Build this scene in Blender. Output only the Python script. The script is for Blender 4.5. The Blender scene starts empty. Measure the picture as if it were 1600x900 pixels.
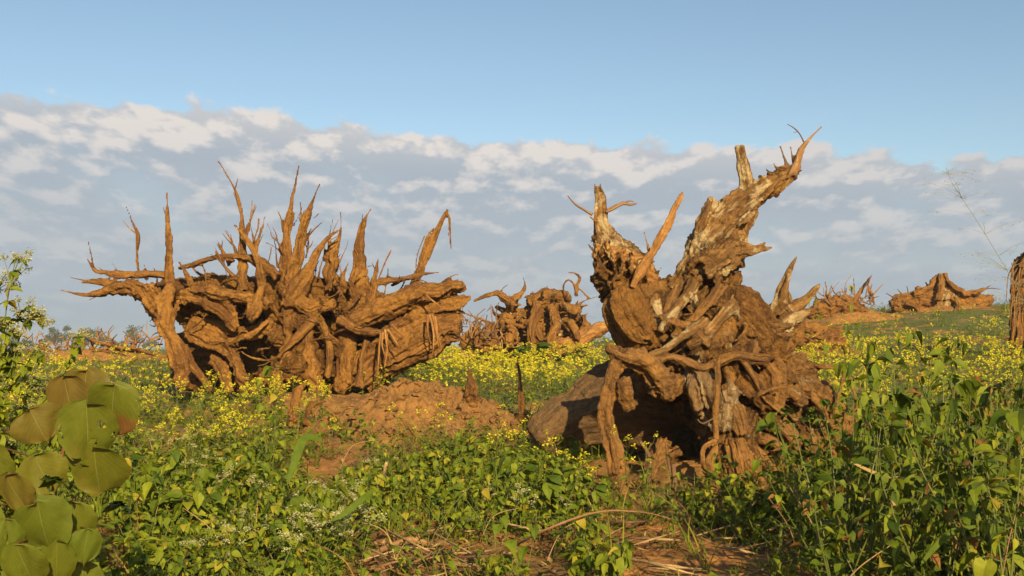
import bpy, math, random
import numpy as np
from mathutils import Vector

random.seed(7)
RNG = np.random.default_rng(11)
SC = bpy.context.scene
COL = SC.collection

# ------------------------------------------------------------------ camera
CAM_Z = 1.4
FPX = 1715.0                      # focal length in pixels of a 1600 px wide picture
PITCH = math.atan(95.0 / FPX)
cam_data = bpy.data.cameras.new('camera')
cam_data.sensor_width = 36.0
cam_data.lens = FPX / 1600.0 * 36.0
cam_data.clip_start = 0.05
cam_data.clip_end = 6000
cam = bpy.data.objects.new('camera', cam_data)
COL.objects.link(cam)
cam.location = (0, 0, CAM_Z)
cam.rotation_euler = (math.radians(90) + PITCH, 0, 0)
SC.camera = cam

# ------------------------------------------------------------------ light
SUN_EL = math.radians(23)
SUN_AZ = math.radians(165)        # clockwise from +Y: behind the camera, to its right
sd = bpy.data.lights.new('sun', 'SUN')
sd.energy = 5.0
sd.angle = math.radians(0.6)
sd.color = (1.0, 0.77, 0.38)
sun = bpy.data.objects.new('sun', sd)
COL.objects.link(sun)
to_sun = Vector((math.sin(SUN_AZ) * math.cos(SUN_EL), math.cos(SUN_AZ) * math.cos(SUN_EL), math.sin(SUN_EL)))
sun.rotation_euler = to_sun.to_track_quat('Z', 'Y').to_euler()

SC.view_settings.view_transform = 'Standard'
SC.view_settings.look = 'None'
SC.view_settings.exposure = 0.7
SC.view_settings.gamma = 1.0
SC.view_settings.use_curve_mapping = False


class NT:
    """tiny helper to wire nodes"""
    def __init__(s, tree):
        s.t = tree
        s.n = tree.nodes
        s.l = tree.links

    def new(s, typ, **kw):
        n = s.n.new(typ)
        for k, v in kw.items():
            setattr(n, k, v)
        return n

    def put(s, sock, v):
        if v is None:
            return
        if isinstance(v, bpy.types.NodeSocket):
            s.l.new(v, sock)
        else:
            if sock.type == 'RGBA' and len(v) == 3:
                v = (*v, 1)
            sock.default_value = v

    def math(s, op, a, b=None, c=None, clamp=False):
        n = s.new('ShaderNodeMath', operation=op)
        n.use_clamp = clamp
        for i, v in enumerate((a, b, c)):
            s.put(n.inputs[i], v)
        return n.outputs[0]

    def vec(s, x, y, z=0.0):
        n = s.new('ShaderNodeCombineXYZ')
        for i, v in enumerate((x, y, z)):
            s.put(n.inputs[i], v)
        return n.outputs[0]

    def vmul(s, v, k):
        n = s.new('ShaderNodeVectorMath', operation='MULTIPLY')
        s.put(n.inputs[0], v)
        s.put(n.inputs[1], k)
        return n.outputs[0]

    def noise(s, vec, scale, detail=4.0, rough=0.55, dist=0.0):
        n = s.new('ShaderNodeTexNoise')
        s.put(n.inputs['Vector'], vec)
        n.inputs['Scale'].default_value = scale
        n.inputs['Detail'].default_value = detail
        n.inputs['Roughness'].default_value = rough
        n.inputs['Distortion'].default_value = dist
        return n.outputs['Fac']

    def step(s, v, a, b, c=0.0, d=1.0):
        n = s.new('ShaderNodeMapRange', interpolation_type='SMOOTHSTEP')
        s.put(n.inputs[0], v)
        s.put(n.inputs[1], a)
        s.put(n.inputs[2], b)
        s.put(n.inputs[3], c)
        s.put(n.inputs[4], d)
        return n.outputs[0]

    def mix(s, f, a, b, blend='MIX'):
        n = s.new('ShaderNodeMix', data_type='RGBA', blend_type=blend)
        s.put(n.inputs[0], f)
        s.put(n.inputs[6], a)
        s.put(n.inputs[7], b)
        return n.outputs[2]

    def ramp(s, f, stops):
        n = s.new('ShaderNodeValToRGB')
        cr = n.color_ramp
        while len(cr.elements) < len(stops):
            cr.elements.new(0.5)
        for e, (p, c) in zip(cr.elements, stops):
            e.position = p
            e.color = (*c, 1)
        s.put(n.inputs[0], f)
        return n.outputs[0]


# ------------------------------------------------------------------ sky with a bank of clouds ahead
SKY_K = 0.07
w = bpy.data.worlds.new('World')
SC.world = w
w.use_nodes = True
w.node_tree.nodes.clear()
W = NT(w.node_tree)
sky = W.new('ShaderNodeTexSky', sky_type='NISHITA')
sky.sun_disc = False
sky.sun_elevation = SUN_EL
sky.sun_rotation = SUN_AZ
sky.altitude = 100
sky.air_density = 1.0
sky.dust_density = 1.0
sky.ozone_density = 2.0
tc = W.new('ShaderNodeTexCoord')
sep = W.new('ShaderNodeSeparateXYZ')
W.l.new(tc.outputs['Generated'], sep.inputs[0])
X, Y, Z = sep.outputs
el = W.math('MAXIMUM', Z, 0.0)
wv = W.math('ADD', el, 0.14)
u = W.math('DIVIDE', X, W.math('ADD', W.math('MULTIPLY', el, 0.4), 0.22))
v = W.math('MULTIPLY', W.math('LOGARITHM', wv, math.e), 1.7)


def cloud_pos(du, dv):
    return W.vec(W.math('ADD', u, du), W.math('ADD', v, dv), W.math('MULTIPLY', Y, 0.15))


def puff(dv):
    p = cloud_pos(3.1, dv)
    a = W.noise(p, 2.4, 2.0, 0.5, 0.1)
    b = W.noise(p, 7.0, 6.0, 0.55, 0.0)
    return W.math('ADD', W.math('MULTIPLY', a, 0.5), W.math('MULTIPLY', b, 0.5))


broad = W.noise(cloud_pos(3.1, 0.0), 0.9, 3.0, 0.5, 0.2)
d0 = puff(0.0)
d1 = puff(0.06)
edge = W.math('ADD', 0.198, W.math('MULTIPLY', X, -0.07))
edge = W.math('ADD', edge, W.math('MULTIPLY', W.math('SUBTRACT', broad, 0.5), 0.035))
past = W.math('SUBTRACT', el, edge)                     # >0 above the bank
# a thin grey sheet with soft gaps below, crisp heaped edges towards the top of the bank
thr = W.step(past, -0.055, 0.03, 0.18, 0.74)
cov = W.step(W.math('SUBTRACT', d0, thr), -0.005, 0.07)
gap = W.step(W.math('ADD', W.math('MULTIPLY', broad, 0.6), W.math('MULTIPLY', d0, 0.4)), 0.38, 0.50, 0.86, 1.0)
gap = W.math('MAXIMUM', gap, W.step(el, 0.06, 0.13, 1.0, 0.0))
cov = W.math('MULTIPLY', cov, gap)
relief = W.math('SUBTRACT', d0, d1)
lit = W.step(W.math('ADD', relief, W.math('MULTIPLY', W.math('SUBTRACT', d0, 0.5), 0.30)), -0.045, 0.10)  # sunlit puff tops and shaded undersides, painted into the cloud colour
topness = W.step(past, -0.13, -0.015)
rim = W.math('MULTIPLY', W.step(past, -0.055, -0.005), 0.45)
lit = W.math('ADD', lit, rim, clamp=True)
lit = W.math('MULTIPLY', lit, W.math('ADD', W.math('MULTIPLY', topness, 0.70), 0.26))
lit = W.math('MULTIPLY', lit, W.step(X, -0.05, 0.45, 1.0, 0.62))
ccol = W.mix(lit, (0.31, 0.35, 0.40), (0.62, 0.565, 0.525))
low = W.step(el, 0.0, 0.08)
ccol = W.mix(low, (0.25, 0.315, 0.385), ccol)  # horizon haze put into the cloud colour as a grey-blue mix
covl = W.math('MULTIPLY', cov, 0.95)
ck = W.vmul(ccol, (0.80 / SKY_K,) * 3)
skyc = W.mix(1.0, sky.outputs[0], (1.28, 1.24, 1.13), 'MULTIPLY')
full = W.mix(covl, skyc, ck)
bg = W.new('ShaderNodeBackground')
bg.inputs['Strength'].default_value = SKY_K
W.l.new(full, bg.inputs['Color'])
wo = W.new('ShaderNodeOutputWorld')
W.l.new(bg.outputs[0], wo.inputs[0])

# ------------------------------------------------------------------ helpers
CP, SP = math.cos(PITCH), math.sin(PITCH)


def at(px, py, Yd):
    """point at distance Yd ahead that the photograph shows at pixel px, py"""
    dx, dy = (px - 800.0) / FPX, (450.0 - py) / FPX
    d = (dx, CP - dy * SP, SP + dy * CP)
    k = Yd / d[1]
    return np.array((d[0] * k, Yd, CAM_Z + d[2] * k))


def lattice(ix, iy, iz, seed):
    h = (ix.astype(np.uint32) * np.uint32(374761393) + iy.astype(np.uint32) * np.uint32(668265263)
         + iz.astype(np.uint32) * np.uint32(2246822519) + np.uint32(seed * 3266489917 & 0xffffffff))
    h = (h ^ (h >> np.uint32(13))) * np.uint32(1274126177)
    h = h ^ (h >> np.uint32(16))
    return (h & np.uint32(0xffff)).astype(np.float32) / 32767.5 - 1.0


def vnoise(P, seed=0):
    P = np.asarray(P, np.float64)
    i = np.floor(P).astype(np.int64)
    f = (P - i).astype(np.float32)
    f = f * f * f * (f * (f * 6 - 15) + 10)
    out = 0
    for a in (0, 1):
        wx = f[:, 0] if a else 1 - f[:, 0]
        for b in (0, 1):
            wy = f[:, 1] if b else 1 - f[:, 1]
            for c in (0, 1):
                wz = f[:, 2] if c else 1 - f[:, 2]
                out = out + wx * wy * wz * lattice(i[:, 0] + a, i[:, 1] + b, i[:, 2] + c, seed)
    return out


def fbm(P, octv=4, seed=0, gain=0.5):
    P = np.asarray(P, np.float64)
    s, a, t = 0, 1.0, 0
    for o in range(octv):
        s = s + a * vnoise(P * (2.03 ** o) + o * 17.3, seed + o)
        t += a
        a *= gain
    return s / t


def smooth(x, a, b):
    t = np.clip((x - a) / (b - a), 0, 1)
    return t * t * (3 - 2 * t)


def ground_h(x, y):
    x = np.asarray(x, float)
    y = np.asarray(y, float)
    base = np.interp(y, (-60, 0, 7, 11, 13.5, 18, 25, 32, 45, 3000), (-0.2, -0.1, 0.0, 0.02, 0.28, 0.55, 0.78, 1.0, 1.15, 1.15))
    hill = 2.1 * np.exp(-0.5 * ((x - 20) / 10.0) ** 2 - 0.5 * ((y - 48) / 13.0) ** 2)
    hill = np.where(y > 48, 2.1 * np.exp(-0.5 * ((x - 20) / 10.0) ** 2 - 0.5 * ((y - 48) / 40.0) ** 2), hill)
    bank = 0.30 * smooth(x, 1.8, 3.6) * smooth(y, 3, 5) * (1 - smooth(y, 9, 13))
    bankl = 0.18 * smooth(-x, 1.6, 3.4) * (1 - smooth(y, 8, 12))
    P = np.stack([x.ravel(), y.ravel(), np.zeros(x.size)], 1)
    near = (1 - smooth(y, 30, 80)).ravel()
    n = 0.07 * fbm(P * 0.9, 3, 3) * near
    return base + hill + bank + bankl + n.reshape(x.shape)


def gz(x, y):
    return float(ground_h(np.array([x]), np.array([y]))[0])


def ground_at(px, py, lift=0.0):
    """where the line of sight through a pixel meets the ground"""
    dx, dy = (px - 800.0) / FPX, (450.0 - py) / FPX
    d = np.array((dx, CP - dy * SP, SP + dy * CP)) / (CP - dy * SP)
    lo, hi = 2.0, 62.0
    for _ in range(3):
        t = np.linspace(lo, hi, 60)
        under = CAM_Z + d[2] * t - lift <= ground_h(d[0] * t, t)
        k = int(np.argmax(under)) if under.any() else 59
        lo, hi = t[max(k - 1, 0)], t[k]
    return at(px, py, hi)


def tag(o, label=None, cat=None, group=None, kind=None):
    if label:
        o['label'] = label
    if cat:
        o['category'] = cat
    if group:
        o['group'] = group
    if kind:
        o['kind'] = kind
    return o


def empty(name, loc, label=None, cat=None, group=None):
    o = bpy.data.objects.new(name, None)
    o.empty_display_size = 0.2
    o.location = tuple(float(c) for c in loc)
    COL.objects.link(o)
    return tag(o, label, cat, group)


def raw_mesh(name, V, F, mats, smooth_sh=True, midx=None, attrs=None, uv=None, normals=None):
    """V (n,3), F (m,3) or (m,4) array"""
    V = np.ascontiguousarray(V, np.float32)
    F = np.ascontiguousarray(F, np.int32)
    k = F.shape[1]
    me = bpy.data.meshes.new(name)
    me.vertices.add(len(V))
    me.vertices.foreach_set('co', V.ravel())
    me.loops.add(F.size)
    me.loops.foreach_set('vertex_index', F.ravel())
    me.polygons.add(len(F))
    me.polygons.foreach_set('loop_start', np.arange(0, F.size, k, dtype=np.int32))
    try:
        me.polygons.foreach_set('loop_total', np.full(len(F), k, np.int32))
    except Exception:
        pass
    me.polygons.foreach_set('use_smooth', np.full(len(F), smooth_sh, bool))
    for m in (mats if isinstance(mats, (list, tuple)) else [mats]):
        me.materials.append(m)
    if midx is not None:
        me.polygons.foreach_set('material_index', np.ascontiguousarray(midx, np.int32))
    for an, (ty, arr) in (attrs or {}).items():
        a = me.attributes.new(an, ty, 'POINT')
        if ty == 'FLOAT':
            a.data.foreach_set('value', np.ascontiguousarray(arr, np.float32))
        else:
            a.data.foreach_set('vector', np.ascontiguousarray(arr, np.float32).ravel())
    me.update(calc_edges=True)
    if normals is not None:
        me.normals_split_custom_set_from_vertices([tuple(n) for n in normals])
    return me


def link(name, me, parent=None, loc=None):
    o = bpy.data.objects.new(name, me)
    COL.objects.link(o)
    if parent is not None:
        o.parent = parent
    if loc is not None:
        o.location = tuple(float(c) for c in loc)
    return o


# ------------------------------------------------------------------ materials
def material(name):
    m = bpy.data.materials.new(name)
    m.use_nodes = True
    m.node_tree.nodes.clear()
    t = NT(m.node_tree)
    out = t.new('ShaderNodeOutputMaterial')
    b = t.new('ShaderNodeBsdfPrincipled')
    t.l.new(b.outputs[0], out.inputs[0])
    b.inputs['Specular IOR Level'].default_value = 0.25
    return m, t, b, out


def bump(t, b, height, strength, dist):
    n = t.new('ShaderNodeBump')
    n.inputs['Strength'].default_value = strength
    n.inputs['Distance'].default_value = dist
    t.put(n.inputs['Height'], height)
    t.l.new(n.outputs[0], b.inputs['Normal'])


def wood_mat(name, dirt, dirt2, wood, dark, pale=None, dirt_amt=0.55, pale_amt=0.0, dist=0.02, gscale=1.0):
    """weathered root wood: fibres follow the 'grain' attribute, caked with soil in blotches"""
    m, t, b, out = material(name)
    at_ = t.new('ShaderNodeAttribute', attribute_name='grain')
    g = at_.outputs['Vector']
    obj = t.new('ShaderNodeTexCoord').outputs['Object']
    fib = t.noise(g, 34 * gscale, 4, 0.65)
    fib2 = t.noise(g, 9 * gscale, 4, 0.6)
    blot = t.noise(obj, 2.2, 5, 0.6, 0.4)
    fine = t.noise(obj, 26, 6, 0.68)
    clump = t.noise(obj, 9, 5, 0.62, 0.3)
    wc = t.mix(t.step(fib, 0.32, 0.68), dark, wood)
    wc = t.mix(t.step(fib2, 0.38, 0.58), t.mix(0.65, wc, dark), wc)
    if pale is not None:
        pm = t.step(t.math('ADD', t.math('MULTIPLY', t.noise(obj, 3.6, 5, 0.6, 0.8), 0.7), t.math('MULTIPLY', fib2, 0.3)),
                    0.62 - pale_amt * 0.25, 0.70 - pale_amt * 0.25)
        wc = t.mix(pm, wc, t.mix(t.step(fib, 0.3, 0.7), t.mix(0.55, pale, dark), pale))
    dc = t.mix(t.step(clump, 0.3, 0.7), dirt, dirt2)
    dm = t.step(t.math('ADD', t.math('MULTIPLY', blot, 0.7), t.math('MULTIPLY', fine, 0.3)), 0.60 - dirt_amt * 0.28, 0.72 - dirt_amt * 0.28)
    c = t.mix(t.math('MULTIPLY', dm, 0.9), wc, dc)
    c = t.mix(t.step(fib2, 0.30, 0.46, 0.55, 0.0), c, dark)
    c = t.mix(t.step(fine, 0.25, 0.75, 0.0, 1.0), t.mix(0.38, c, dark), c)
    t.put(b.inputs['Base Color'], c)
    b.inputs['Roughness'].default_value = 0.9
    h = t.math('ADD', t.math('MULTIPLY', fib, 0.6), t.math('ADD', t.math('MULTIPLY', clump, 0.8), t.math('MULTIPLY', fine, 0.5)))
    bump(t, b, h, 1.0, dist * 2.0)
    return m


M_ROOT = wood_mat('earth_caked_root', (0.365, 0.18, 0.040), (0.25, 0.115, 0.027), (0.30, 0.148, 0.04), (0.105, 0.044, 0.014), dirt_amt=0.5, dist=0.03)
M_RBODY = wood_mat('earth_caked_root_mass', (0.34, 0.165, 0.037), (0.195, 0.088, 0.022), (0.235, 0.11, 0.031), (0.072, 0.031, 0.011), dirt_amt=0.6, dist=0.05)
M_BARK = wood_mat('pale_weathered_bark', (0.36, 0.185, 0.05), (0.25, 0.122, 0.036), (0.35, 0.195, 0.066), (0.115, 0.056, 0.021), pale=(0.55, 0.42, 0.235), dirt_amt=0.26, pale_amt=0.52, dist=0.03)
M_BROOT = wood_mat('earthy_brown_root', (0.34, 0.17, 0.046), (0.22, 0.106, 0.03), (0.29, 0.15, 0.05), (0.10, 0.047, 0.018), pale=(0.46, 0.33, 0.18), dirt_amt=0.55, pale_amt=0.0, dist=0.03)
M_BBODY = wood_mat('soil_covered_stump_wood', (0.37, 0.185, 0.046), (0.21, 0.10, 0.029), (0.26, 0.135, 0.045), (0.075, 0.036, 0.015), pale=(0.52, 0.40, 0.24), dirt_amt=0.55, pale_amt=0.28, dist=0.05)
M_PALE = wood_mat('bleached_bark', (0.30, 0.16, 0.055), (0.22, 0.115, 0.04), (0.38, 0.26, 0.14), (0.13, 0.075, 0.036), pale=(0.62, 0.50, 0.33), dirt_amt=0.3, pale_amt=0.55, dist=0.03)
M_SPLIT = wood_mat('torn_orange_wood', (0.38, 0.19, 0.055), (0.28, 0.13, 0.038), (0.47, 0.25, 0.08), (0.20, 0.088, 0.028), pale=(0.60, 0.41, 0.17), dirt_amt=0.2, pale_amt=0.3, dist=0.02)
M_LOG = wood_mat('smooth_grey_brown_log', (0.20, 0.108, 0.04), (0.13, 0.07, 0.028), (0.19, 0.115, 0.055), (0.08, 0.046, 0.022), dirt_amt=0.45, dist=0.02, gscale=0.8)
M_STICK = wood_mat('dry_stick', (0.33, 0.19, 0.09), (0.25, 0.14, 0.065), (0.36, 0.21, 0.10), (0.17, 0.09, 0.042), dirt_amt=0.3, dist=0.008)
M_STRAW = wood_mat('pale_dry_stem', (0.46, 0.33, 0.17), (0.38, 0.26, 0.13), (0.48, 0.34, 0.18), (0.30, 0.19, 0.09), dirt_amt=0.2, dist=0.004)
M_TWIG = wood_mat('dark_twig', (0.20, 0.115, 0.06), (0.16, 0.09, 0.048), (0.2, 0.115, 0.06), (0.11, 0.06, 0.035), dirt_amt=0.2, dist=0.004)


def soil_mat(name, c0, c1):
    m, t, b, out = material(name)
    obj = t.new('ShaderNodeTexCoord').outputs['Object']
    n1 = t.noise(obj, 0.8, 5, 0.6, 0.3)
    n2 = t.noise(obj, 6, 6, 0.65, 0.2)
    n3 = t.noise(obj, 38, 5, 0.7)
    c = t.mix(t.step(n2, 0.3, 0.7), c0, c1)
    c = t.mix(t.step(n1, 0.42, 0.62), c, t.mix(t.step(n3, 0.35, 0.65), (0.10, 0.05, 0.018), (0.2, 0.105, 0.036)))
    c = t.mix(t.step(n3, 0.4, 0.72), c, t.mix(0.4, c, (0.36, 0.2, 0.085)))
    t.put(b.inputs['Base Color'], c)
    b.inputs['Roughness'].default_value = 0.95
    bump(t, b, t.math('ADD', t.math('MULTIPLY', n2, 1.0), t.math('MULTIPLY', n3, 0.35)), 0.9, 0.05)
    return m


def ground_mat():
    m, t, b, out = material('field_ground')
    obj = t.new('ShaderNodeTexCoord').outputs['Object']
    sp = t.new('ShaderNodeSeparateXYZ')
    t.l.new(obj, sp.inputs[0])
    n1 = t.noise(obj, 0.55, 5, 0.6, 0.3)
    n2 = t.noise(obj, 5, 6, 0.65, 0.2)
    n3 = t.noise(obj, 34, 5, 0.7)
    soil = t.mix(t.step(n2, 0.3, 0.7), (0.25, 0.11, 0.036), (0.43, 0.205, 0.065))
    litter = t.mix(t.step(n3, 0.35, 0.65), (0.10, 0.05, 0.022), (0.26, 0.145, 0.06))
    c = t.mix(t.step(n1, 0.46, 0.6), soil, litter)
    green = t.mix(t.step(n2, 0.35, 0.65), (0.075, 0.095, 0.022), (0.13, 0.14, 0.034))
    far = t.step(sp.outputs[1], 12.0, 17.0)
    gm = t.math('MULTIPLY', far, t.step(t.noise(obj, 1.1, 4, 0.6), 0.36, 0.5))
    c = t.mix(gm, c, green)
    t.put(b.inputs['Base Color'], c)
    b.inputs['Roughness'].default_value = 0.95
    bump(t, b, t.math('ADD', t.math('MULTIPLY', n2, 1.0), t.math('MULTIPLY', n3, 0.4)), 0.9, 0.05)
    return m


M_SOIL = soil_mat('brown_soil', (0.14, 0.068, 0.021), (0.27, 0.135, 0.04))
M_OSOIL = soil_mat('orange_soil', (0.24, 0.105, 0.03), (0.40, 0.19, 0.055))
M_GROUND = ground_mat()


def leaf_mat(name, stops, trans=0.22, rough=0.5, bump_d=0.0):
    """leaf colour follows the per-leaf 'tint' attribute"""
    m, t, b, out = material(name)
    a = t.new('ShaderNodeAttribute', attribute_name='tint').outputs['Fac']
    obj = t.new('ShaderNodeTexCoord').outputs['Object']
    c = t.ramp(a, stops)
    n = t.noise(obj, 30, 3, 0.6)
    c = t.mix(t.step(n, 0.3, 0.75), t.mix(1.0, c, (0.72, 0.78, 0.7), 'MULTIPLY'), c)
    t.put(b.inputs['Base Color'], c)
    b.inputs['Roughness'].default_value = rough
    b.inputs['Specular IOR Level'].default_value = 0.18
    tr = t.new('ShaderNodeBsdfTranslucent')
    t.put(tr.inputs[0], t.mix(1.0, c, (1.0, 1.15, 0.5), 'MULTIPLY'))
    mx = t.new('ShaderNodeMixShader')
    mx.inputs[0].default_value = trans
    t.l.new(b.outputs[0], mx.inputs[1])
    t.l.new(tr.outputs[0], mx.inputs[2])
    t.l.new(mx.outputs[0], out.inputs[0])
    return m


M_LEAF = leaf_mat('weed_leaf', [(0.0, (0.06, 0.098, 0.008)), (0.45, (0.145, 0.185, 0.013)), (0.85, (0.25, 0.27, 0.02)), (1.0, (0.34, 0.26, 0.03))], rough=.6)
M_DLEAF = leaf_mat('shrub_leaf', [(0.0, (0.04, 0.07, 0.007)), (0.5, (0.115, 0.155, 0.012)), (0.85, (0.21, 0.235, 0.018)), (0.97, (0.30, 0.24, 0.03)), (1.0, (0.26, 0.12, 0.035))], rough=.6)
M_MLEAF = leaf_mat('mustard_leaf', [(0.0, (0.10, 0.14, 0.016)), (0.6, (0.20, 0.235, 0.025)), (1.0, (0.30, 0.29, 0.034))], rough=.7)
M_GRASS = leaf_mat('grass_blade', [(0.0, (0.08, 0.125, 0.012)), (0.6, (0.17, 0.21, 0.02)), (0.85, (0.28, 0.25, 0.04)), (1.0, (0.43, 0.31, 0.11))], rough=.7)
M_TREE = leaf_mat('far_tree_leaf', [(0.0, (0.04, 0.065, 0.02)), (1.0, (0.10, 0.125, 0.035))])
M_YEL = leaf_mat('mustard_petal', [(0.0, (0.62, 0.47, 0.02)), (1.0, (0.80, 0.72, 0.07))], 0.3, 0.6)
M_WHI = leaf_mat('white_floret', [(0.0, (0.38, 0.36, 0.17)), (1.0, (0.62, 0.58, 0.36))], 0.3, 0.7)
M_STEM = leaf_mat('green_stem', [(0.0, (0.10, 0.13, 0.03)), (1.0, (0.17, 0.18, 0.05))], 0.1)
M_RSTEM = leaf_mat('reddish_stem', [(0.0, (0.16, 0.075, 0.035)), (1.0, (0.22, 0.11, 0.045))], 0.05)
M_LITTER = leaf_mat('dead_leaf_litter', [(0.0, (0.10, 0.05, 0.022)), (0.5, (0.24, 0.13, 0.055)), (1.0, (0.42, 0.28, 0.13))], 0.15, 0.8)
M_PLUME = leaf_mat('grass_plume', [(0.0, (0.22, 0.2, 0.12)), (1.0, (0.34, 0.34, 0.2))], 0.2, 0.8)


def big_leaf_mat():
    m, t, b, out = material('broad_leaf')
    a = t.new('ShaderNodeAttribute', attribute_name='tint').outputs['Fac']
    lp = t.new('ShaderNodeAttribute', attribute_name='blade').outputs['Vector']
    sp = t.new('ShaderNodeSeparateXYZ')
    t.l.new(lp, sp.inputs[0])
    obj = t.new('ShaderNodeTexCoord').outputs['Object']
    lu = t.math('ABSOLUTE', sp.outputs[0])
    lv = sp.outputs[1]
    # side veins run obliquely from the midrib
    ph = t.math('SUBTRACT', t.math('MULTIPLY', lv, 8.0), t.math('MULTIPLY', lu, 4.2))
    sv = t.math('ABSOLUTE', t.math('SUBTRACT', t.math('FRACT', ph), 0.5))
    side = t.step(sv, 0.0, 0.07, 1.0, 0.0)
    mid = t.step(lu, 0.0, 0.035, 1.0, 0.0)
    vein = t.math('MAXIMUM', t.math('MULTIPLY', side, 0.6), mid)
    n = t.noise(obj, 22, 5, 0.6, 0.3)
    n2 = t.noise(obj, 6.5, 5, 0.65, 0.6)
    base = t.ramp(a, [(0.0, (0.085, 0.13, 0.011)), (0.5, (0.14, 0.145, 0.013)), (1.0, (0.15, 0.085, 0.023))])
    c = t.mix(t.step(n, 0.3, 0.7), t.mix(1.0, base, (0.75, 0.78, 0.75), 'MULTIPLY'), base)
    brown = t.step(t.math('ADD', n2, t.math('MULTIPLY', sp.outputs[2], 0.75)), 0.72, 1.05)
    c = t.mix(t.math('MULTIPLY', brown, 0.85), c, (0.20, 0.085, 0.028))
    spots = t.step(t.noise(obj, 75, 2, 0.5), 0.69, 0.73)
    c = t.mix(t.math('MULTIPLY', spots, 0.7), c, (0.10, 0.05, 0.02))
    c = t.mix(t.math('MULTIPLY', vein, 0.5), c, (0.33, 0.32, 0.10))
    t.put(b.inputs['Base Color'], c)
    b.inputs['Roughness'].default_value = 0.55
    bump(t, b, t.math('ADD', t.math('MULTIPLY', vein, -0.7), t.math('MULTIPLY', n, 0.4)), 0.6, 0.006)
    tr = t.new('ShaderNodeBsdfTranslucent')
    t.put(tr.inputs[0], c)
    mx = t.new('ShaderNodeMixShader')
    mx.inputs[0].default_value = 0.25
    t.l.new(b.outputs[0], mx.inputs[1])
    t.l.new(tr.outputs[0], mx.inputs[2])
    t.l.new(mx.outputs[0], out.inputs[0])
    return m


M_BIG = big_leaf_mat()


# ------------------------------------------------------------------ tubes (roots, limbs, sticks)
def resample(P, R, step):
    """Catmull-Rom through the control points"""
    P = np.asarray(P, float)
    R = np.asarray(R, float)
    n = len(P)
    outP, outR = [], []
    for i in range(n - 1):
        p0, p1, p2, p3 = P[max(i - 1, 0)], P[i], P[i + 1], P[min(i + 2, n - 1)]
        k = max(2, int(np.linalg.norm(p2 - p1) / step))
        for j in range(k):
            t = j / k
            outP.append(0.5 * ((2 * p1) + (-p0 + p2) * t + (2 * p0 - 5 * p1 + 4 * p2 - p3) * t * t + (-p0 + 3 * p1 - 3 * p2 + p3) * t ** 3))
            outR.append(R[i] + (R[i + 1] - R[i]) * t)
    outP.append(P[-1])
    outR.append(R[-1])
    return np.array(outP), np.array(outR)


def frames(P):
    T = np.gradient(P, axis=0)
    T /= np.linalg.norm(T, axis=1)[:, None] + 1e-9
    N = np.zeros_like(T)
    ref = np.array((0.0, 0, 1)) if abs(T[0][2]) < 0.9 else np.array((1.0, 0, 0))
    nn = ref - T[0] * ref.dot(T[0])
    for i in range(len(P)):
        nn = nn - T[i] * nn.dot(T[i])
        nn /= np.linalg.norm(nn) + 1e-9
        N[i] = nn
    return T, N, np.cross(T, N)


def tube_mesh(P, R, sides=10, seed=0, rough=0.0, squash=None, flute=0.0):
    """closed tube; returns V, F(quads as list) with grain coords"""
    T, N, B = frames(P)
    S = np.concatenate([[0], np.cumsum(np.linalg.norm(np.diff(P, axis=0), axis=1))])
    th = np.arange(sides) * 2 * math.pi / sides
    ca, sa = np.cos(th), np.sin(th)
    n = len(P)
    dirs = ca[None, :, None] * N[:, None, :] + sa[None, :, None] * B[:, None, :]
    if squash is not None:
        dirs = ca[None, :, None] * N[:, None, :] * squash[0] + sa[None, :, None] * B[:, None, :] * squash[1]
    rad = np.repeat(R[:, None], sides, 1)
    if rough or flute:
        q = np.stack([np.repeat(ca[None], n, 0) * 1.3, np.repeat(sa[None], n, 0) * 1.3, np.repeat(S[:, None] / (np.mean(R) * 3 + 1e-4), sides, 1)], -1).reshape(-1, 3) + seed * 7.7
        rad = rad * (1 + rough * fbm(q, 3, seed).reshape(n, sides))
        if flute:
            q2 = q * np.array((2.4, 2.4, 0.35))
            rad = rad * (1 + flute * vnoise(q2, seed + 5).reshape(n, sides))
    V = P[:, None, :] + dirs * rad[..., None]
    G = np.stack([np.repeat(ca[None], n, 0) * R[:, None], np.repeat(sa[None], n, 0) * R[:, None], np.repeat(S[:, None] * 0.12, sides, 1)], -1)
    V = V.reshape(-1, 3)
    G = G.reshape(-1, 3)
    a = np.arange(n - 1)[:, None] * sides
    j = np.arange(sides)[None]
    jn = (j + 1) % sides
    q = np.stack([a + j, a + jn, a + sides + jn, a + sides + j], -1).reshape(-1, 4)
    c0, c1 = len(V), len(V) + 1
    V = np.vstack([V, P[:1], P[-1:]])
    G = np.vstack([G, [[0, 0, 0]], [[0, 0, S[-1] * 0.12]]])
    jj = np.arange(sides)
    jjn = (jj + 1) % sides
    e = (n - 1) * sides
    caps = np.concatenate([np.stack([np.full(sides, c0), jjn, jj], 1), np.stack([np.full(sides, c1), e + jj, e + jjn], 1)])
    tris = np.concatenate([q[:, [0, 1, 2]], q[:, [0, 2, 3]], caps])
    return V, tris, G


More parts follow.
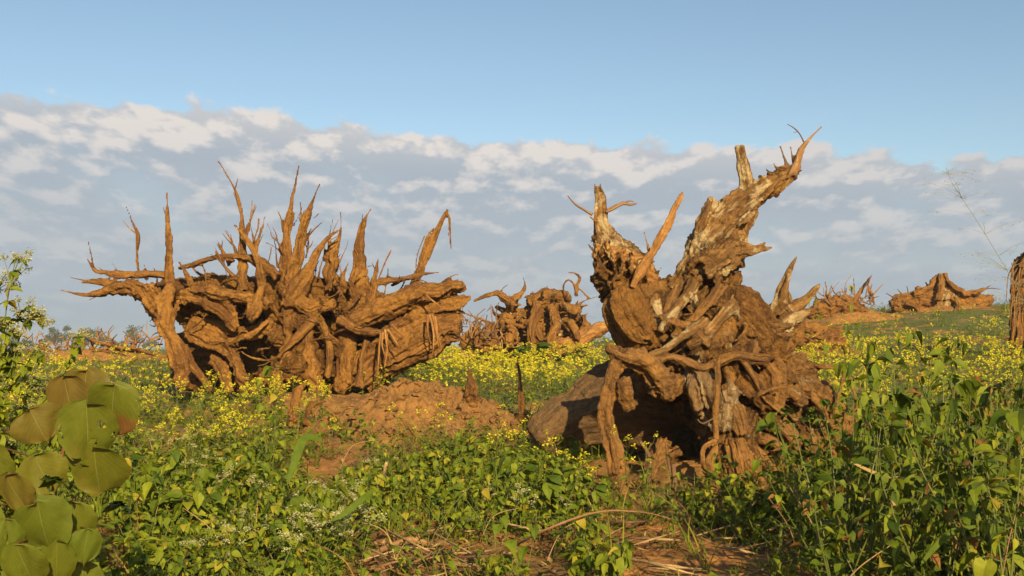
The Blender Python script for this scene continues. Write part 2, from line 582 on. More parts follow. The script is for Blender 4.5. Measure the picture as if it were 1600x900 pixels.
def stick(name, pts, radii, mat, parent=None, seed=0, sides=7, loc=None, step=None, rough=0.25, flute=0.2):
    """a single bent stick or rootlet as one mesh; points in world space"""
    P, R = resample(pts, radii, step or max(0.03, float(np.mean(radii)) * 1.5))
    L = fbm(P * 6 + seed * 3.1, 2, seed)[:, None]
    P = P + 0.25 * R[:, None] * np.stack([L[:, 0], np.roll(L[:, 0], 3), -L[:, 0]], 1)
    V, F, G = tube_mesh(P, R, sides, seed, rough, None, flute)
    o0 = np.array(parent.location) if parent is not None else (np.array(pts[0]) if loc is None else np.array(loc))
    me = raw_mesh(name, V - o0, F, mat, True, attrs={'grain': ('FLOAT_VECTOR', G + seed * 1.7)})
    o = link(name, me, parent if parent is None or name not in ('rootlet', 'twig') else nearest_part(parent, pts[0]))
    if parent is None:
        o.location = tuple(o0)
    return o


def nearest_part(st, p):
    """the part of a stump whose surface is nearest to a world point"""
    best, bo = 1e9, st
    q = np.asarray(p) - np.array(st.location)
    for ch in st.children:
        if ch.type != 'MESH' or ch.name.split('.')[0] in ('rootlet', 'twig'):
            continue
        if ch.name not in PART_CACHE:
            v_ = np.empty(len(ch.data.vertices) * 3, np.float32)
            ch.data.vertices.foreach_get('co', v_)
            PART_CACHE[ch.name] = v_.reshape(-1, 3)[::5]
        d = ((PART_CACHE[ch.name] - q) ** 2).sum(1).min()
        if d < best:
            best, bo = d, ch
    return bo


PART_CACHE = {}


def build_stump(name, base, tubes, voxel, label, cat='tree stump', group=None, amp=1.0, seed=1):
    """tubes: list of dict(pts world, r metres, key, part name, mat). All are fused by a voxel remesh into one woody
    surface, given fibre relief, then cut again into its parts (every root, limb and splinter a mesh of its own)."""
    AV, AF, off = [], [], 0
    segA, segB, segR0, segR1, segO, segS, segN, segBn = [], [], [], [], [], [], [], []
    for ti, tb in enumerate(tubes):
        P, R = resample(tb['p'], tb['r'], max(voxel * 2.5, float(np.mean(tb['r'])) * 0.8))
        if len(P) > 3:
            wob = fbm(P * 3.0 + ti * 9.1, 3, seed + ti)
            wob2 = fbm(P * 3.0 + ti * 5.7 + 40, 3, seed + ti + 60)
            amt = np.minimum(R, 0.18)[:, None] * tb.get('wob', 0.35) * np.where(R > .09, 1.0, .6)[:, None]
            sh = np.stack([wob, wob2 * 0.5, wob2], 1) * amt
            sh[0] = 0
            P = P + sh
            R = R * (1 + 0.25 * fbm(P * 5 + ti, 2, seed + 3))
            kk = np.stack([vnoise(P * 7 + ti * 3.3, 5), vnoise(P * 7 + ti * 1.3 + 9, 6) * .6, vnoise(P * 7 + ti * 2.3 + 5, 7)], 1)
            kk[0] = 0
            P = P + kk * np.minimum(R, .10)[:, None] * tb.get('wob', .35) * np.where(R > .09, 1.1, .35)[:, None]
        sq = tb.get('sq')
        if sq is None and tb['part'] == 'root':
            rq = random.Random(seed * 100 + ti)
            f_ = rq.uniform(.62, .95)
            sq = (f_, min(1.25, .92 / f_)) if rq.random() < .5 else (min(1.25, .92 / f_), f_)
        if tb['part'] in ('root_mass', 'trunk', 'soil_clump', 'bark_patch', 'foot'):
            d_a = (P[0] - P[1]) / (np.linalg.norm(P[0] - P[1]) + 1e-9)
            d_b = (P[-1] - P[-2]) / (np.linalg.norm(P[-1] - P[-2]) + 1e-9)
            P = np.vstack([P[0] + d_a * R[0] * .8, P[0] + d_a * R[0] * .5, P, P[-1] + d_b * R[-1] * .5, P[-1] + d_b * R[-1] * .8])
            R = np.concatenate([[R[0] * .35, R[0] * .75], R, [R[-1] * .75, R[-1] * .35]])
        V, F, _ = tube_mesh(P, np.maximum(R - voxel * .3, voxel * 0.8), 14, seed + ti, 0.16, sq, 0.22)
        AV.append(V)
        AF.append(F + off)
        off += len(V)
        T, N, B = frames(P)
        S = np.concatenate([[0], np.cumsum(np.linalg.norm(np.diff(P, axis=0), axis=1))])
        segA.append(P[:-1]); segB.append(P[1:]); segR0.append(R[:-1]); segR1.append(R[1:])
        segO.append(np.full(len(P) - 1, ti)); segS.append(S[:-1]); segN.append(N[:-1]); segBn.append(B[:-1])
    me = raw_mesh(name + '_raw', np.vstack(AV), np.vstack(AF), [], False)
    tmp = bpy.data.objects.new(name + '_raw', me)
    COL.objects.link(tmp)
    md = tmp.modifiers.new('remesh', 'REMESH')
    md.mode = 'VOXEL'
    md.voxel_size = voxel
    dg = bpy.context.evaluated_depsgraph_get()
    ev = tmp.evaluated_get(dg)
    m2 = bpy.data.meshes.new_from_object(ev)
    nv = len(m2.vertices)
    V = np.empty(nv * 3, np.float32)
    m2.vertices.foreach_get('co', V)
    V = V.reshape(-1, 3).astype(np.float64)
    Fq = np.empty(len(m2.loops), np.int32)
    m2.loops.foreach_get('vertex_index', Fq)
    Fq = Fq.reshape(-1, 4)
    bpy.data.objects.remove(tmp)
    bpy.data.meshes.remove(m2)
    bpy.data.meshes.remove(me)
    A = np.vstack(segA); D = np.vstack(segB) - A
    R0 = np.concatenate(segR0); R1 = np.concatenate(segR1)
    O = np.concatenate(segO); S = np.concatenate(segS); Nn = np.vstack(segN); Bn = np.vstack(segBn)
    LL = np.maximum((D ** 2).sum(1), 1e-9)
    # soften the joins a little
    e = np.concatenate([Fq[:, [0, 1]], Fq[:, [1, 2]], Fq[:, [2, 3]], Fq[:, [3, 0]]])
    for _ in range(1):
        acc = np.zeros_like(V)
        cnt = np.zeros(nv)
        for c in range(3):
            acc[:, c] = np.bincount(e[:, 0], V[e[:, 1], c], nv) + np.bincount(e[:, 1], V[e[:, 0], c], nv)
        cnt = np.bincount(e[:, 0], minlength=nv) + np.bincount(e[:, 1], minlength=nv)
        V = 0.6 * V + 0.4 * acc / np.maximum(cnt, 1)[:, None]
    own = np.empty(nv, np.int32)
    grain = np.empty((nv, 3))
    rloc = np.empty(nv)
    A32, D32 = A.astype(np.float32), D.astype(np.float32)
    AD = (A * D).sum(1).astype(np.float32)
    AA = (A * A).sum(1).astype(np.float32)
    LL32 = LL.astype(np.float32)
    cen = V.mean(0)
    R032, dR32 = R0.astype(np.float32), (R1 - R0).astype(np.float32)
    A32c = (A - cen).astype(np.float32)
    AD = ((A - cen) * D).sum(1).astype(np.float32)
    AA = ((A - cen) ** 2).sum(1).astype(np.float32)
    for s0 in range(0, nv, 20000):
        v_ = (V[s0:s0 + 20000] - cen).astype(np.float32)
        vd = v_ @ D32.T - AD
        va = v_ @ (-2 * A32c.T)
        va += AA
        va += (v_ ** 2).sum(1)[:, None]
        t = vd / LL32
        np.clip(t, 0, 1, out=t)
        d2 = va + t * (t * LL32 - 2 * vd)
        rr = R032 + dR32 * t
        best = np.argmin(np.sqrt(np.maximum(d2, 0)) - rr, 1)
        idx = np.arange(len(v_))
        tt = t[idx, best]
        c = A[best] + D[best] * tt[:, None] - cen
        rel = v_ - c
        own[s0:s0 + 20000] = O[best]
        rloc[s0:s0 + 20000] = rr[idx, best]
        sl = S[best] + tt * np.sqrt(LL[best])
        grain[s0:s0 + 20000] = np.stack([(rel * Nn[best]).sum(1) + O[best] * 1.37, (rel * Bn[best]).sum(1) - O[best] * 0.71, sl * 0.12 + O[best]], 1)

    def normals(V):
        n = np.cross(V[Fq[:, 2]] - V[Fq[:, 0]], V[Fq[:, 3]] - V[Fq[:, 1]])
        vn = np.zeros_like(V)
        for c in range(3):
            for k in range(4):
                vn[:, c] += np.bincount(Fq[:, k], n[:, c], nv)
        return vn / (np.linalg.norm(vn, axis=1)[:, None] + 1e-12)

    VN = normals(V)
    rl = np.minimum(rloc, 0.35)
    wild = np.array([tb.get('wild', 1.0) for tb in tubes])[own]
    ridge = 0.5 - 2 * np.abs(vnoise(grain * 8.0, seed + 21))
    ridge2 = 0.5 - 2 * np.abs(vnoise(grain * 19.0, seed + 22))
    lump = fbm(V * 2.6, 3, seed + 23)
    rug = np.abs(fbm(V * np.array((4.5, 4.5, 3.2)) + 5, 3, seed + 24)) - 0.22
    crumb = fbm(V * 15.0, 2, seed + 25)
    soilp = smooth(fbm(V * 1.7 + 9, 2, seed + 26), -0.15, 0.25)     # where earth still clings
    rm = np.minimum(rl, 0.16)
    isb = np.array([1.0 if tb['part'] in ('root_mass', 'trunk') else .35 for tb in tubes])[own]
    disp = amp * wild * (rl * 0.12 * lump * isb + rm * (0.26 * ridge + 0.24 * ridge2) * (1.15 - .5 * soilp)
                         + np.minimum(rl, 0.30) * 0.5 * rug * (rl > 0.1) * isb + np.minimum(rl, 0.12) * 0.30 * crumb * soilp)
    V = V + VN * disp[:, None]
    VN = normals(V)
    base = np.asarray(base, float)
    root = empty(name, base, label, cat, group)
    keys = [tb['key'] for tb in tubes]
    uk = list(dict.fromkeys(keys))
    kid = np.array([uk.index(k) for k in keys])
    fk = kid[own[Fq[:, 0]]]
    cnt = np.bincount(fk, minlength=len(uk))
    bodyk = int(np.argmax(cnt))
    small = cnt < 40
    fk = np.where(small[fk], bodyk, fk)
    # keep each part in one piece: stray islands go to the body
    for k in range(len(uk)):
        if k == bodyk:
            continue
        fi = np.where(fk == k)[0]
        if not len(fi):
            continue
        ids, inv = np.unique(Fq[fi], return_inverse=True)
        q = inv.reshape(-1, 4)
        lab_ = np.arange(len(ids))
        while True:
            m_ = lab_[q].min(1)
            new = lab_.copy()
            for c in range(4):
                np.minimum.at(new, q[:, c], m_)
            new = new[new]
            if (new == lab_).all():
                break
            lab_ = new
        fl = lab_[q[:, 0]]
        big = np.bincount(fl).argmax()
        fk[fi[fl != big]] = bodyk
    for k in range(len(uk)):
        sel = Fq[fk == k]
        if not len(sel):
            continue
        ids, inv = np.unique(sel, return_inverse=True)
        tb = tubes[keys.index(uk[k])]
        me = raw_mesh(tb['part'], V[ids] - base, inv.reshape(-1, 4), tb['m'], True,
                      attrs={'grain': ('FLOAT_VECTOR', grain[ids])}, normals=VN[ids])
        link(tb['part'], me, root)
    return root


class Tubes:
    """collects tubes given in picture pixels at a depth: (px, py, depth offset, radius px)"""
    def __init__(s, D):
        s.D = D
        s.k = 1.0 / FPX
        s.L = []
        s.c = 0

    def add(s, part, mat, pts, key=None, **kw):
        P = [at(p[0], p[1], s.D + p[2]) for p in pts]
        R = [p[3] * s.k * (s.D + p[2]) for p in pts]
        s.c += 1
        s.L.append(dict(p=P, r=R, key=key or ('%s%d' % (part, s.c)), part=part, m=mat, **kw))

    def world(s, part, mat, P, R, key=None, **kw):
        s.c += 1
        s.L.append(dict(p=P, r=R, key=key or ('%s%d' % (part, s.c)), part=part, m=mat, **kw))


# ------------------------------------------------------------------ the ground: one sheet out to the horizon
def build_ground():
    def spread(lo, hi, n, k):
        t = np.linspace(-1, 1, n)
        return t
    ys = np.concatenate([np.linspace(-60, 0, 14)[:-1], np.linspace(0, 5, 26)[:-1], np.linspace(5, 20, 190)[:-1], np.geomspace(20, 60, 110)[:-1], np.geomspace(60, 900, 34)])
    xs_ = np.concatenate([np.linspace(0, 8, 105)[:-1], np.geomspace(8, 40, 90)[:-1], np.geomspace(40, 900, 26)])
    xs = np.concatenate([-xs_[::-1][:-1], xs_])
    XX, YY = np.meshgrid(xs, ys)
    Z = ground_h(XX, YY)
    P = np.stack([XX.ravel(), YY.ravel(), np.zeros(XX.size)], 1)
    near = (1 - smooth(YY, 14, 30)) * smooth(YY, 0, 4)
    Z = Z + near * (0.05 * fbm(P * 3.1, 3, 9).reshape(Z.shape) + 0.035 * np.abs(fbm(P * 9, 2, 12)).reshape(Z.shape))
    V = np.stack([XX.ravel(), YY.ravel(), Z.ravel()], 1)
    nx = len(xs)
    i = np.arange(len(ys) - 1)[:, None] * nx
    j = np.arange(nx - 1)[None]
    F = np.stack([i + j, i + j + 1, i + nx + j + 1, i + nx + j], -1).reshape(-1, 4)
    me = raw_mesh('ground', V, F, M_GROUND)
    tag(link('ground', me), kind='structure')


build_ground()


def mound(name, cx, cy, rx, ry, h, n, seed, mat=M_SOIL, kind='structure', label=None, cat=None, rough=1.0):
    u_ = np.linspace(-1, 1, n)
    UU, VV = np.meshgrid(u_, u_)
    rr = np.sqrt(UU ** 2 + VV ** 2)
    XX, YY = cx + UU * rx, cy + VV * ry
    P = np.stack([XX.ravel(), YY.ravel(), np.full(XX.size, seed * 1.3)], 1)
    lump = fbm(P * 1.5, 4, seed).reshape(XX.shape)
    cl = np.abs(fbm(P * 5.0, 3, seed + 4)).reshape(XX.shape)
    fine = fbm(P * 16.0, 3, seed + 8).reshape(XX.shape)
    env = np.clip(1 - smooth(rr + 0.22 * lump, 0.15, 1.0), 0, 1)
    Z = ground_h(XX, YY) - 0.12 + env * (h + rough * (0.45 * h * lump - 0.35 * h * cl + 0.05 * fine) + 0.12)
    V = np.stack([XX - cx, YY - cy, Z], -1).reshape(-1, 3)
    i = np.arange(n - 1)[:, None] * n
    j = np.arange(n - 1)[None]
    F = np.stack([i + j, i + j + 1, i + n + j + 1, i + n + j], -1).reshape(-1, 4)
    keep = (env.ravel()[F] > 0.002).any(1)
    F = F[keep]
    ids, inv = np.unique(F, return_inverse=True)
    me = raw_mesh(name, V[ids], inv.reshape(-1, 4), mat)
    o = link(name, me, None, (cx, cy, 0))
    tag(o, label, cat, None, kind)
    return o


MOUND = mound('soil_mound', *at(655, 640, 14.35)[:2], 2.2, 1.2, 0.50, 170, 5, rough=1.7)
mound('soil_bank', *at(1285, 560, 28.3)[:2], 1.6, 1.0, 0.35, 70, 15)
mound('soil_bank', *at(520, 640, 16.6)[:2], 3.2, 1.2, 0.28, 90, 25)
mound('soil_bank', *at(140, 560, 35)[:2], 4.0, 1.6, 0.32, 80, 35, mat=M_OSOIL)
mound('soil_bank', *at(1315, 480, 40.3)[:2], 3.0, 1.4, 0.48, 80, 45, mat=M_OSOIL)
mound('soil_bank', *at(1472, 480, 42)[:2], 3.0, 1.2, 0.22, 80, 55, mat=M_OSOIL)
mound('soil_bank', *at(800, 545, 31)[:2], 3.2, 1.3, 0.5, 80, 65, mat=M_OSOIL)
mound('soil_bank', *at(1110, 740, 11.3)[:2], 1.5, 1.0, 0.16, 90, 75)


def clods(parent, n, seed, smin, smax):
    """lumps of earth strewn over a mound, one joined part"""
    r = np.random.default_rng(seed)
    V = np.empty(len(parent.data.vertices) * 3, np.float32)
    parent.data.vertices.foreach_get('co', V)
    V = V.reshape(-1, 3)
    pick = V[r.integers(0, len(V), n)]
    ico_v, ico_f = [], []
    g = (1 + 5 ** .5) / 2
    iv = np.array([(-1, g, 0), (1, g, 0), (-1, -g, 0), (1, -g, 0), (0, -1, g), (0, 1, g), (0, -1, -g), (0, 1, -g), (g, 0, -1), (g, 0, 1), (-g, 0, -1), (-g, 0, 1)]) / 1.9
    fi = np.array([(0, 11, 5), (0, 5, 1), (0, 1, 7), (0, 7, 10), (0, 10, 11), (1, 5, 9), (5, 11, 4), (11, 10, 2), (10, 7, 6), (7, 1, 8), (3, 9, 4), (3, 4, 2), (3, 2, 6), (3, 6, 8), (3, 8, 9), (4, 9, 5), (2, 4, 11), (6, 2, 10), (8, 6, 7), (9, 8, 1)])
    AV, AF = [], []
    for i, p in enumerate(pick):
        sz = smin + (smax - smin) * r.random() ** 3
        v_ = iv * (1 + .35 * r.normal(size=(12, 1))) * sz * np.array((1, 1, .7))
        AV.append(v_ + p + np.array((0, 0, sz * .2)))
        AF.append(fi + i * 12)
    o = link('clods', raw_mesh('clods', np.vstack(AV), np.vstack(AF), M_SOIL, False), parent)
    o['kind'] = 'stuff'


clods(MOUND, 900, 2, .008, .075)

# ------------------------------------------------------------------ the uprooted stump with spiky roots (left)
def left_stump():
    D = 18.0
    T = Tubes(D)
    R, Bm = M_ROOT, M_RBODY

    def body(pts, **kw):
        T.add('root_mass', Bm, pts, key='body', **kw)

    # the soil-bound heart of the root plate, well behind the front roots
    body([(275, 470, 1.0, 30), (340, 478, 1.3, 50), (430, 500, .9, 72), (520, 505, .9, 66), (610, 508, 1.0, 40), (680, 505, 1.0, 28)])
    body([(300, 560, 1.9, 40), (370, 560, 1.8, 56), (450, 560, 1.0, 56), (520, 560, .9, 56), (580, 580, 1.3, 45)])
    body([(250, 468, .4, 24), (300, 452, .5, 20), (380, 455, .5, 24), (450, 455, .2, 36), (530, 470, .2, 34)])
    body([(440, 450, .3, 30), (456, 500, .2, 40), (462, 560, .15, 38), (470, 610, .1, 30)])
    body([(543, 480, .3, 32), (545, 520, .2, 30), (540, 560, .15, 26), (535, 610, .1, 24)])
    # columns of root and clods in the middle
    for pts in ([(452, 470, -.15, 16), (445, 500, -.4, 14), (452, 535, -.5, 13), (440, 570, -.55, 14), (432, 612, -.5, 12)], [(478, 465, -.1, 15), (486, 500, -.35, 14), (480, 540, -.45, 12), (492, 580, -.5, 14), (488, 615, -.5, 13)],
                [(548, 500, -.1, 22), (538, 530, -.3, 18), (543, 560, -.35, 15), (532, 612, -.35, 15)],
                [(440, 452, -.25, 12), (462, 470, -.5, 11), (495, 478, -.55, 11), (525, 470, -.4, 10)]):
        T.add('root', R, pts, wob=.7)
    for (x, y, dd, r0) in [(455, 575, -.45, 26), (470, 545, -.35, 22), (440, 530, -.3, 22), (505, 575, -.25, 24), (470, 500, -.3, 22), (430, 590, -.35, 20), (530, 545, -.25, 20), (345, 595, 1.0, 20)]:
        T.add('root_mass', Bm, [(x - r0 * .4, y, dd + .1, r0 * .8), (x, y - 3, dd, r0), (x + r0 * .5, y + 4, dd + .08, r0 * .7)], key='body')
    # big roots to the right
    T.add('root', R, [(560, 600, -.1, 26), (585, 572, -.1, 30), (620, 545, -.15, 36), (665, 520, -.15, 35), (702, 508, -.1, 32), (719, 505, -.1, 24)], wob=.15)
    T.add('root', R, [(540, 505, -.2, 26), (599, 487, -.35, 21), (643, 469, -.4, 20), (682, 456, -.4, 18), (712, 449, -.35, 14), (728, 454, -.3, 7)])
    T.add('root', R, [(640, 490, -.3, 14), (690, 475, -.3, 15), (715, 471, -.3, 12), (737, 466, -.3, 5)])
    T.add('root', R, [(700, 470, .1, 5), (722, 487, .1, 3.5), (745, 497, .1, 2.5), (766, 503, .2, 1.6)])
    # left arm with its forked end
    T.add('root', R, [(262, 490, -.1, 32), (240, 466, -.2, 24), (206, 450, -.3, 18), (167, 455, -.3, 11.5), (136, 462, -.3, 7.5), (115, 459, -.3, 4.5), (93, 453, -.3, 1.8)])
    T.add('root', R, [(262, 432, -.2, 10), (232, 428, -.2, 9), (195, 430, -.25, 10), (162, 427, -.3, 7), (146, 421, -.3, 5.5), (136, 403, -.3, 1.8)])
    T.add('root', R, [(185, 446, -.3, 10), (160, 441, -.3, 8), (143, 440, -.3, 6), (127, 441, -.3, 2)])
    T.add('root', R, [(149, 424, -.3, 4), (143, 400, -.3, 2.6), (137, 375, -.3, 1.3)])
    T.add('root', R, [(186, 432, -.25, 6), (181, 420, -.25, 3), (175, 411, -.25, 1.2)])
    T.add('root', R, [(216, 432, .1, 5.5), (214, 392, .1, 5), (215, 366, .1, 6.2), (208, 350, .1, 4), (203, 336, .1, 3), (197, 322, .1, 1.4)])
    # the tall stake and the post below it
    T.add('root', R, [(266, 450, -.4, 11), (264, 425, -.42, 9.5), (264, 385, -.45, 7), (262, 345, -.45, 4.8), (261, 320, -.45, 3), (261, 300, -.45, 1.3)], wob=.1)
    T.add('root', R, [(266, 445, -.5, 8), (260, 470, -.6, 14), (259, 500, -.65, 17), (268, 530, -.7, 16), (278, 556, -.75, 15), (287, 610, -.8, 14)])
    T.add('root', R, [(285, 540, -.3, 12), (300, 570, -.4, 11), (330, 610, -.5, 10)])
    T.add('root', R, [(300, 445, -.1, 9), (290, 425, -.2, 5), (279, 408, -.25, 1.5)])
    # tangle of the upper left
    T.add('root', R, [(280, 418, 0, 5), (292, 415, -.1, 6.5), (340, 402, -.2, 9), (392, 405, -.3, 10.5), (435, 432, -.3, 12)])
    T.add('root', R, [(280, 462, -.1, 12), (323, 466, -.3, 15), (357, 488, -.4, 16), (372, 515, -.4, 10)])
    T.add('root', R, [(300, 452, -.2, 10), (340, 455, -.4, 14), (385, 466, -.5, 14), (420, 480, -.4, 16)])
    T.add('root', R, [(380, 460, -.3, 13), (379, 425, -.2, 9.5), (379, 382, -.15, 8.5), (377, 338, -.1, 6.5), (367, 297, -.1, 5), (352, 268, -.1, 3.6), (340, 251, -.1, 1.6)])
    T.add('root', R, [(379, 395, -.15, 7), (386, 360, -.2, 5.5), (393, 338, -.2, 3.6), (398, 319, -.2, 1.4)])
    T.add('root', R, [(395, 410, -.3, 7), (403, 375, -.3, 5), (410, 355, -.3, 3.6), (414, 336, -.3, 1.3)])
    T.add('root', R, [(407, 455, -.45, 10), (406, 425, -.5, 9.5), (398, 393, -.5, 7.5), (381, 368, -.45, 5), (366, 351, -.4, 2)])
    T.add('root', R, [(372, 400, -.1, 7), (366, 385, -.1, 6), (360, 372, -.1, 4), (354, 359, -.1, 1.6)])
    T.add('root', R, [(362, 412, 0, 7), (350, 398, 0, 6), (343, 384, 0, 4), (338, 371, 0, 1.6)])
    T.add('root', R, [(385, 448, -.2, 10), (362, 430, -.25, 7), (346, 410, -.25, 5), (336, 392, -.25, 2)])
    T.add('root', R, [(330, 432, .2, 6), (310, 428, .2, 4), (296, 412, .2, 1.4)])
    # fan of spikes in the middle
    T.add('root', R, [(450, 470, -.1, 20), (450, 425, -.1, 13), (446, 375, 0, 9), (455, 318, .05, 5.6), (462, 285, .05, 3.5), (467, 258, .05, 1.4)])
    T.add('root', R, [(446, 375, 0, 6), (456, 350, 0, 4), (461, 331, 0, 1.6)])
    T.add('root', R, [(455, 465, -.3, 18), (460, 420, -.3, 13), (473, 357, -.3, 9.5), (484, 325, -.3, 6), (492, 305, -.3, 4), (500, 286, -.3, 1.4)])
    T.add('root', R, [(474, 365, -.3, 6), (471, 342, -.3, 4.5), (469, 316, -.3, 1.6)])
    T.add('root', R, [(486, 342, -.3, 4), (493, 339, -.3, 2.6), (499, 333, -.3, 1.2)])
    T.add('root', R, [(445, 400, -.1, 6), (433, 376, -.1, 4.2), (424, 362, -.1, 3), (417, 348, -.1, 1.3)])
    T.add('root', R, [(442, 398, -.05, 6), (430, 386, -.05, 3.6), (415, 379, -.05, 1.4)])
    T.add('root', R, [(465, 410, -.2, 6), (477, 380, -.2, 4.5), (488, 362, -.2, 3.4), (504, 347, -.2, 1.3)])
    T.add('root', R, [(478, 405, .1, 5), (482, 380, .1, 4), (481, 362, .1, 1.6)])
    T.add('root', R, [(450, 480, -.45, 17), (478, 430, -.5, 12), (500, 388, -.5, 7.5), (517, 368, -.5, 5), (533, 358, -.5, 2)])
    T.add('root', R, [(517, 455, -.1, 16), (517, 420, -.1, 14), (520, 392, -.1, 11.5), (530, 372, -.1, 7), (533, 352, -.1, 3.4), (532, 331, -.1, 1.3)])
    T.add('root', R, [(513, 395, -.1, 7), (515, 366, -.1, 4.4), (521, 339, -.1, 1.5)])
    T.add('root', R, [(494, 440, .1, 5), (493, 415, .1, 3.6), (492, 398, .1, 1.4)])
    T.add('root', R, [(540, 460, 0, 8), (536, 436, 0, 6), (541, 420, 0, 4), (545, 409, 0, 1.6)])
    T.add('root', R, [(531, 450, .1, 5), (532, 430, .1, 3.4), (532, 411, .1, 1.3)])
    T.add('root', R, [(562, 500, -.2, 26), (562, 460, -.25, 17), (562, 425, -.3, 12.5), (560, 395, -.3, 9.5), (563, 365, -.3, 7.5), (570, 343, -.3, 4.6), (580, 325, -.3, 1.6)], wob=.2)
    T.add('root', R, [(575, 490, -.3, 14), (582, 455, -.35, 10), (586, 432, -.35, 7), (591, 404, -.35, 2)])
    T.add('root', R, [(590, 440, .1, 4), (601, 412, .1, 2.8), (612, 390, .1, 1.1)])
    T.add('root', R, [(520, 470, 0, 9), (480, 480, -.2, 11), (440, 500, -.4, 14)])
    # the leaning pole with a broken, hanging end
    T.add('root', R, [(628, 475, .2, 12), (640, 455, .2, 10), (657, 420, .2, 8.6), (677, 374, .2, 7), (690, 345, .2, 5.5), (700, 327, .2, 3.6)], wob=.1)
    T.add('root', R, [(696, 328, .2, 4), (702, 340, .15, 4.6), (703, 362, .15, 3.8), (705, 390, .15, 1.6)], wob=.1)
    T.add('root', R, [(652, 425, .2, 5), (660, 392, .2, 4.6), (669, 368, .2, 3.4), (678, 356, .2, 1.6)])
    T.add('root', R, [(650, 420, .3, 4), (653, 395, .3, 3), (664, 368, .3, 1.3)])
    T.add('root', R, [(580, 446, -.1, 9), (605, 439, -.1, 7.6), (635, 435, -.1, 6.6), (662, 428, -.1, 4.6), (687, 426, -.1, 1.6)])
    T.add('root', R, [(586, 470, 0, 7), (610, 460, 0, 4), (632, 450, 0, 1.4)])
    T.add('root', R, [(650, 452, .1, 5), (663, 450, .1, 3), (672, 447, .1, 1.3)])
    # roots in front of the cavities
    T.add('root', R, [(288, 520, .1, 14), (330, 530, 0, 18), (365, 555, -.2, 15), (385, 600, -.4, 12)])
    T.add('root', R, [(300, 500, .2, 10), (340, 512, .1, 11), (380, 520, -.1, 12), (425, 512, -.3, 14)])
    T.add('root', R, [(352, 540, -.3, 4), (375, 530, -.45, 5), (398, 518, -.5, 5), (420, 500, -.45, 6)])
    T.add('root', R, [(390, 470, -.6, 7), (392, 500, -.6, 12), (398, 480, -.6, 14), (410, 450, -.55, 9)])
    T.add('root', R, [(330, 560, .1, 12), (350, 585, -.1, 12), (360, 615, -.2, 10)])
    T.add('root', R, [(500, 490, -.5, 10), (470, 520, -.65, 9), (445, 545, -.7, 6), (430, 560, -.7, 3)])
    T.add('root', R, [(470, 470, -.45, 8), (500, 500, -.55, 8), (515, 540, -.6, 7), (510, 590, -.55, 7)])
    T.add('root', R, [(600, 520, -.4, 10), (560, 515, -.55, 12), (530, 500, -.5, 14)])
    T.add('root', R, [(575, 530, -.35, 9), (566, 560, -.5, 8), (560, 605, -.6, 9)])
    for (x0, y0, x1, y1, r0, dd) in [(432, 405, 426, 370, 4, .1), (470, 400, 478, 352, 4, .15), (500, 420, 508, 378, 4, -.1), (548, 440, 556, 398, 4, .1), (602, 450, 606, 418, 3.5, -.1), (352, 420, 342, 380, 4, .1),
                                     (322, 440, 316, 414, 3.5, -.1), (415, 420, 424, 385, 4, -.35), (398, 372, 404, 340, 3.5, -.2), (440, 352, 434, 330, 3, 0), (462, 345, 472, 322, 3, -.2), (535, 400, 544, 372, 3.5, -.1),
                                     (620, 462, 634, 432, 3.5, .1), (660, 462, 676, 440, 3.5, 0), (690, 458, 706, 436, 3, -.3), (245, 440, 240, 418, 3.5, -.1), (228, 432, 224, 412, 3, -.2), (506, 470, 540, 448, 5, -.5)]:
        T.add('root', R, [(x0 - (x1 - x0) * .4, y0 - (y1 - y0) * .4, dd, r0 * 1.3), (x0, y0, dd, r0), ((x0 + x1) / 2 + 2, (y0 + y1) / 2, dd, r0 * .7), (x1, y1, dd, 1.3)], wob=.25)
    rr = random.Random(3)
    for i in range(46):        # thinner roots all over the plate
        x, y = rr.uniform(280, 690), rr.uniform(440, 585)
        if 285 < x < 425 and y > 495 and i % 3:
            continue
        a = rr.uniform(0, 6.28)
        l = rr.uniform(25, 70)
        d0 = -.5 if 420 < x < 580 else -.15
        r0 = rr.uniform(2.5, 6)
        T.add('root', R, [(x, y, d0 + .25, r0), (x + l * .4 * math.cos(a), y + l * .3 * math.sin(a), d0 - .05, r0 * .9),
                          (x + l * .75 * math.cos(a + .3), y + l * .6 * math.sin(a + .3), d0 - .15, r0 * .6), (x + l * math.cos(a + .5), y + l * .8 * math.sin(a + .5), d0 - .12, 1.4)])
    for tb in T.L:
        if tb['part'] == 'root':
            k_ = 1.15 if tb.get('wob') == .1 else 1.0
            tb['r'] = [q * k_ * (.76 if q < .11 else (.88 if q < .2 else 1)) for q in tb['r']]
    b = at(480, 600, D)
    b[2] = gz(b[0], D)
    st = build_stump('uprooted_stump', b, T.L, 0.023, 'wide uprooted stump bristling with tall spiky orange-brown roots, left of the mound', seed=3)
    # frayed splinters and hair roots along the spikes
    rf = random.Random(77)
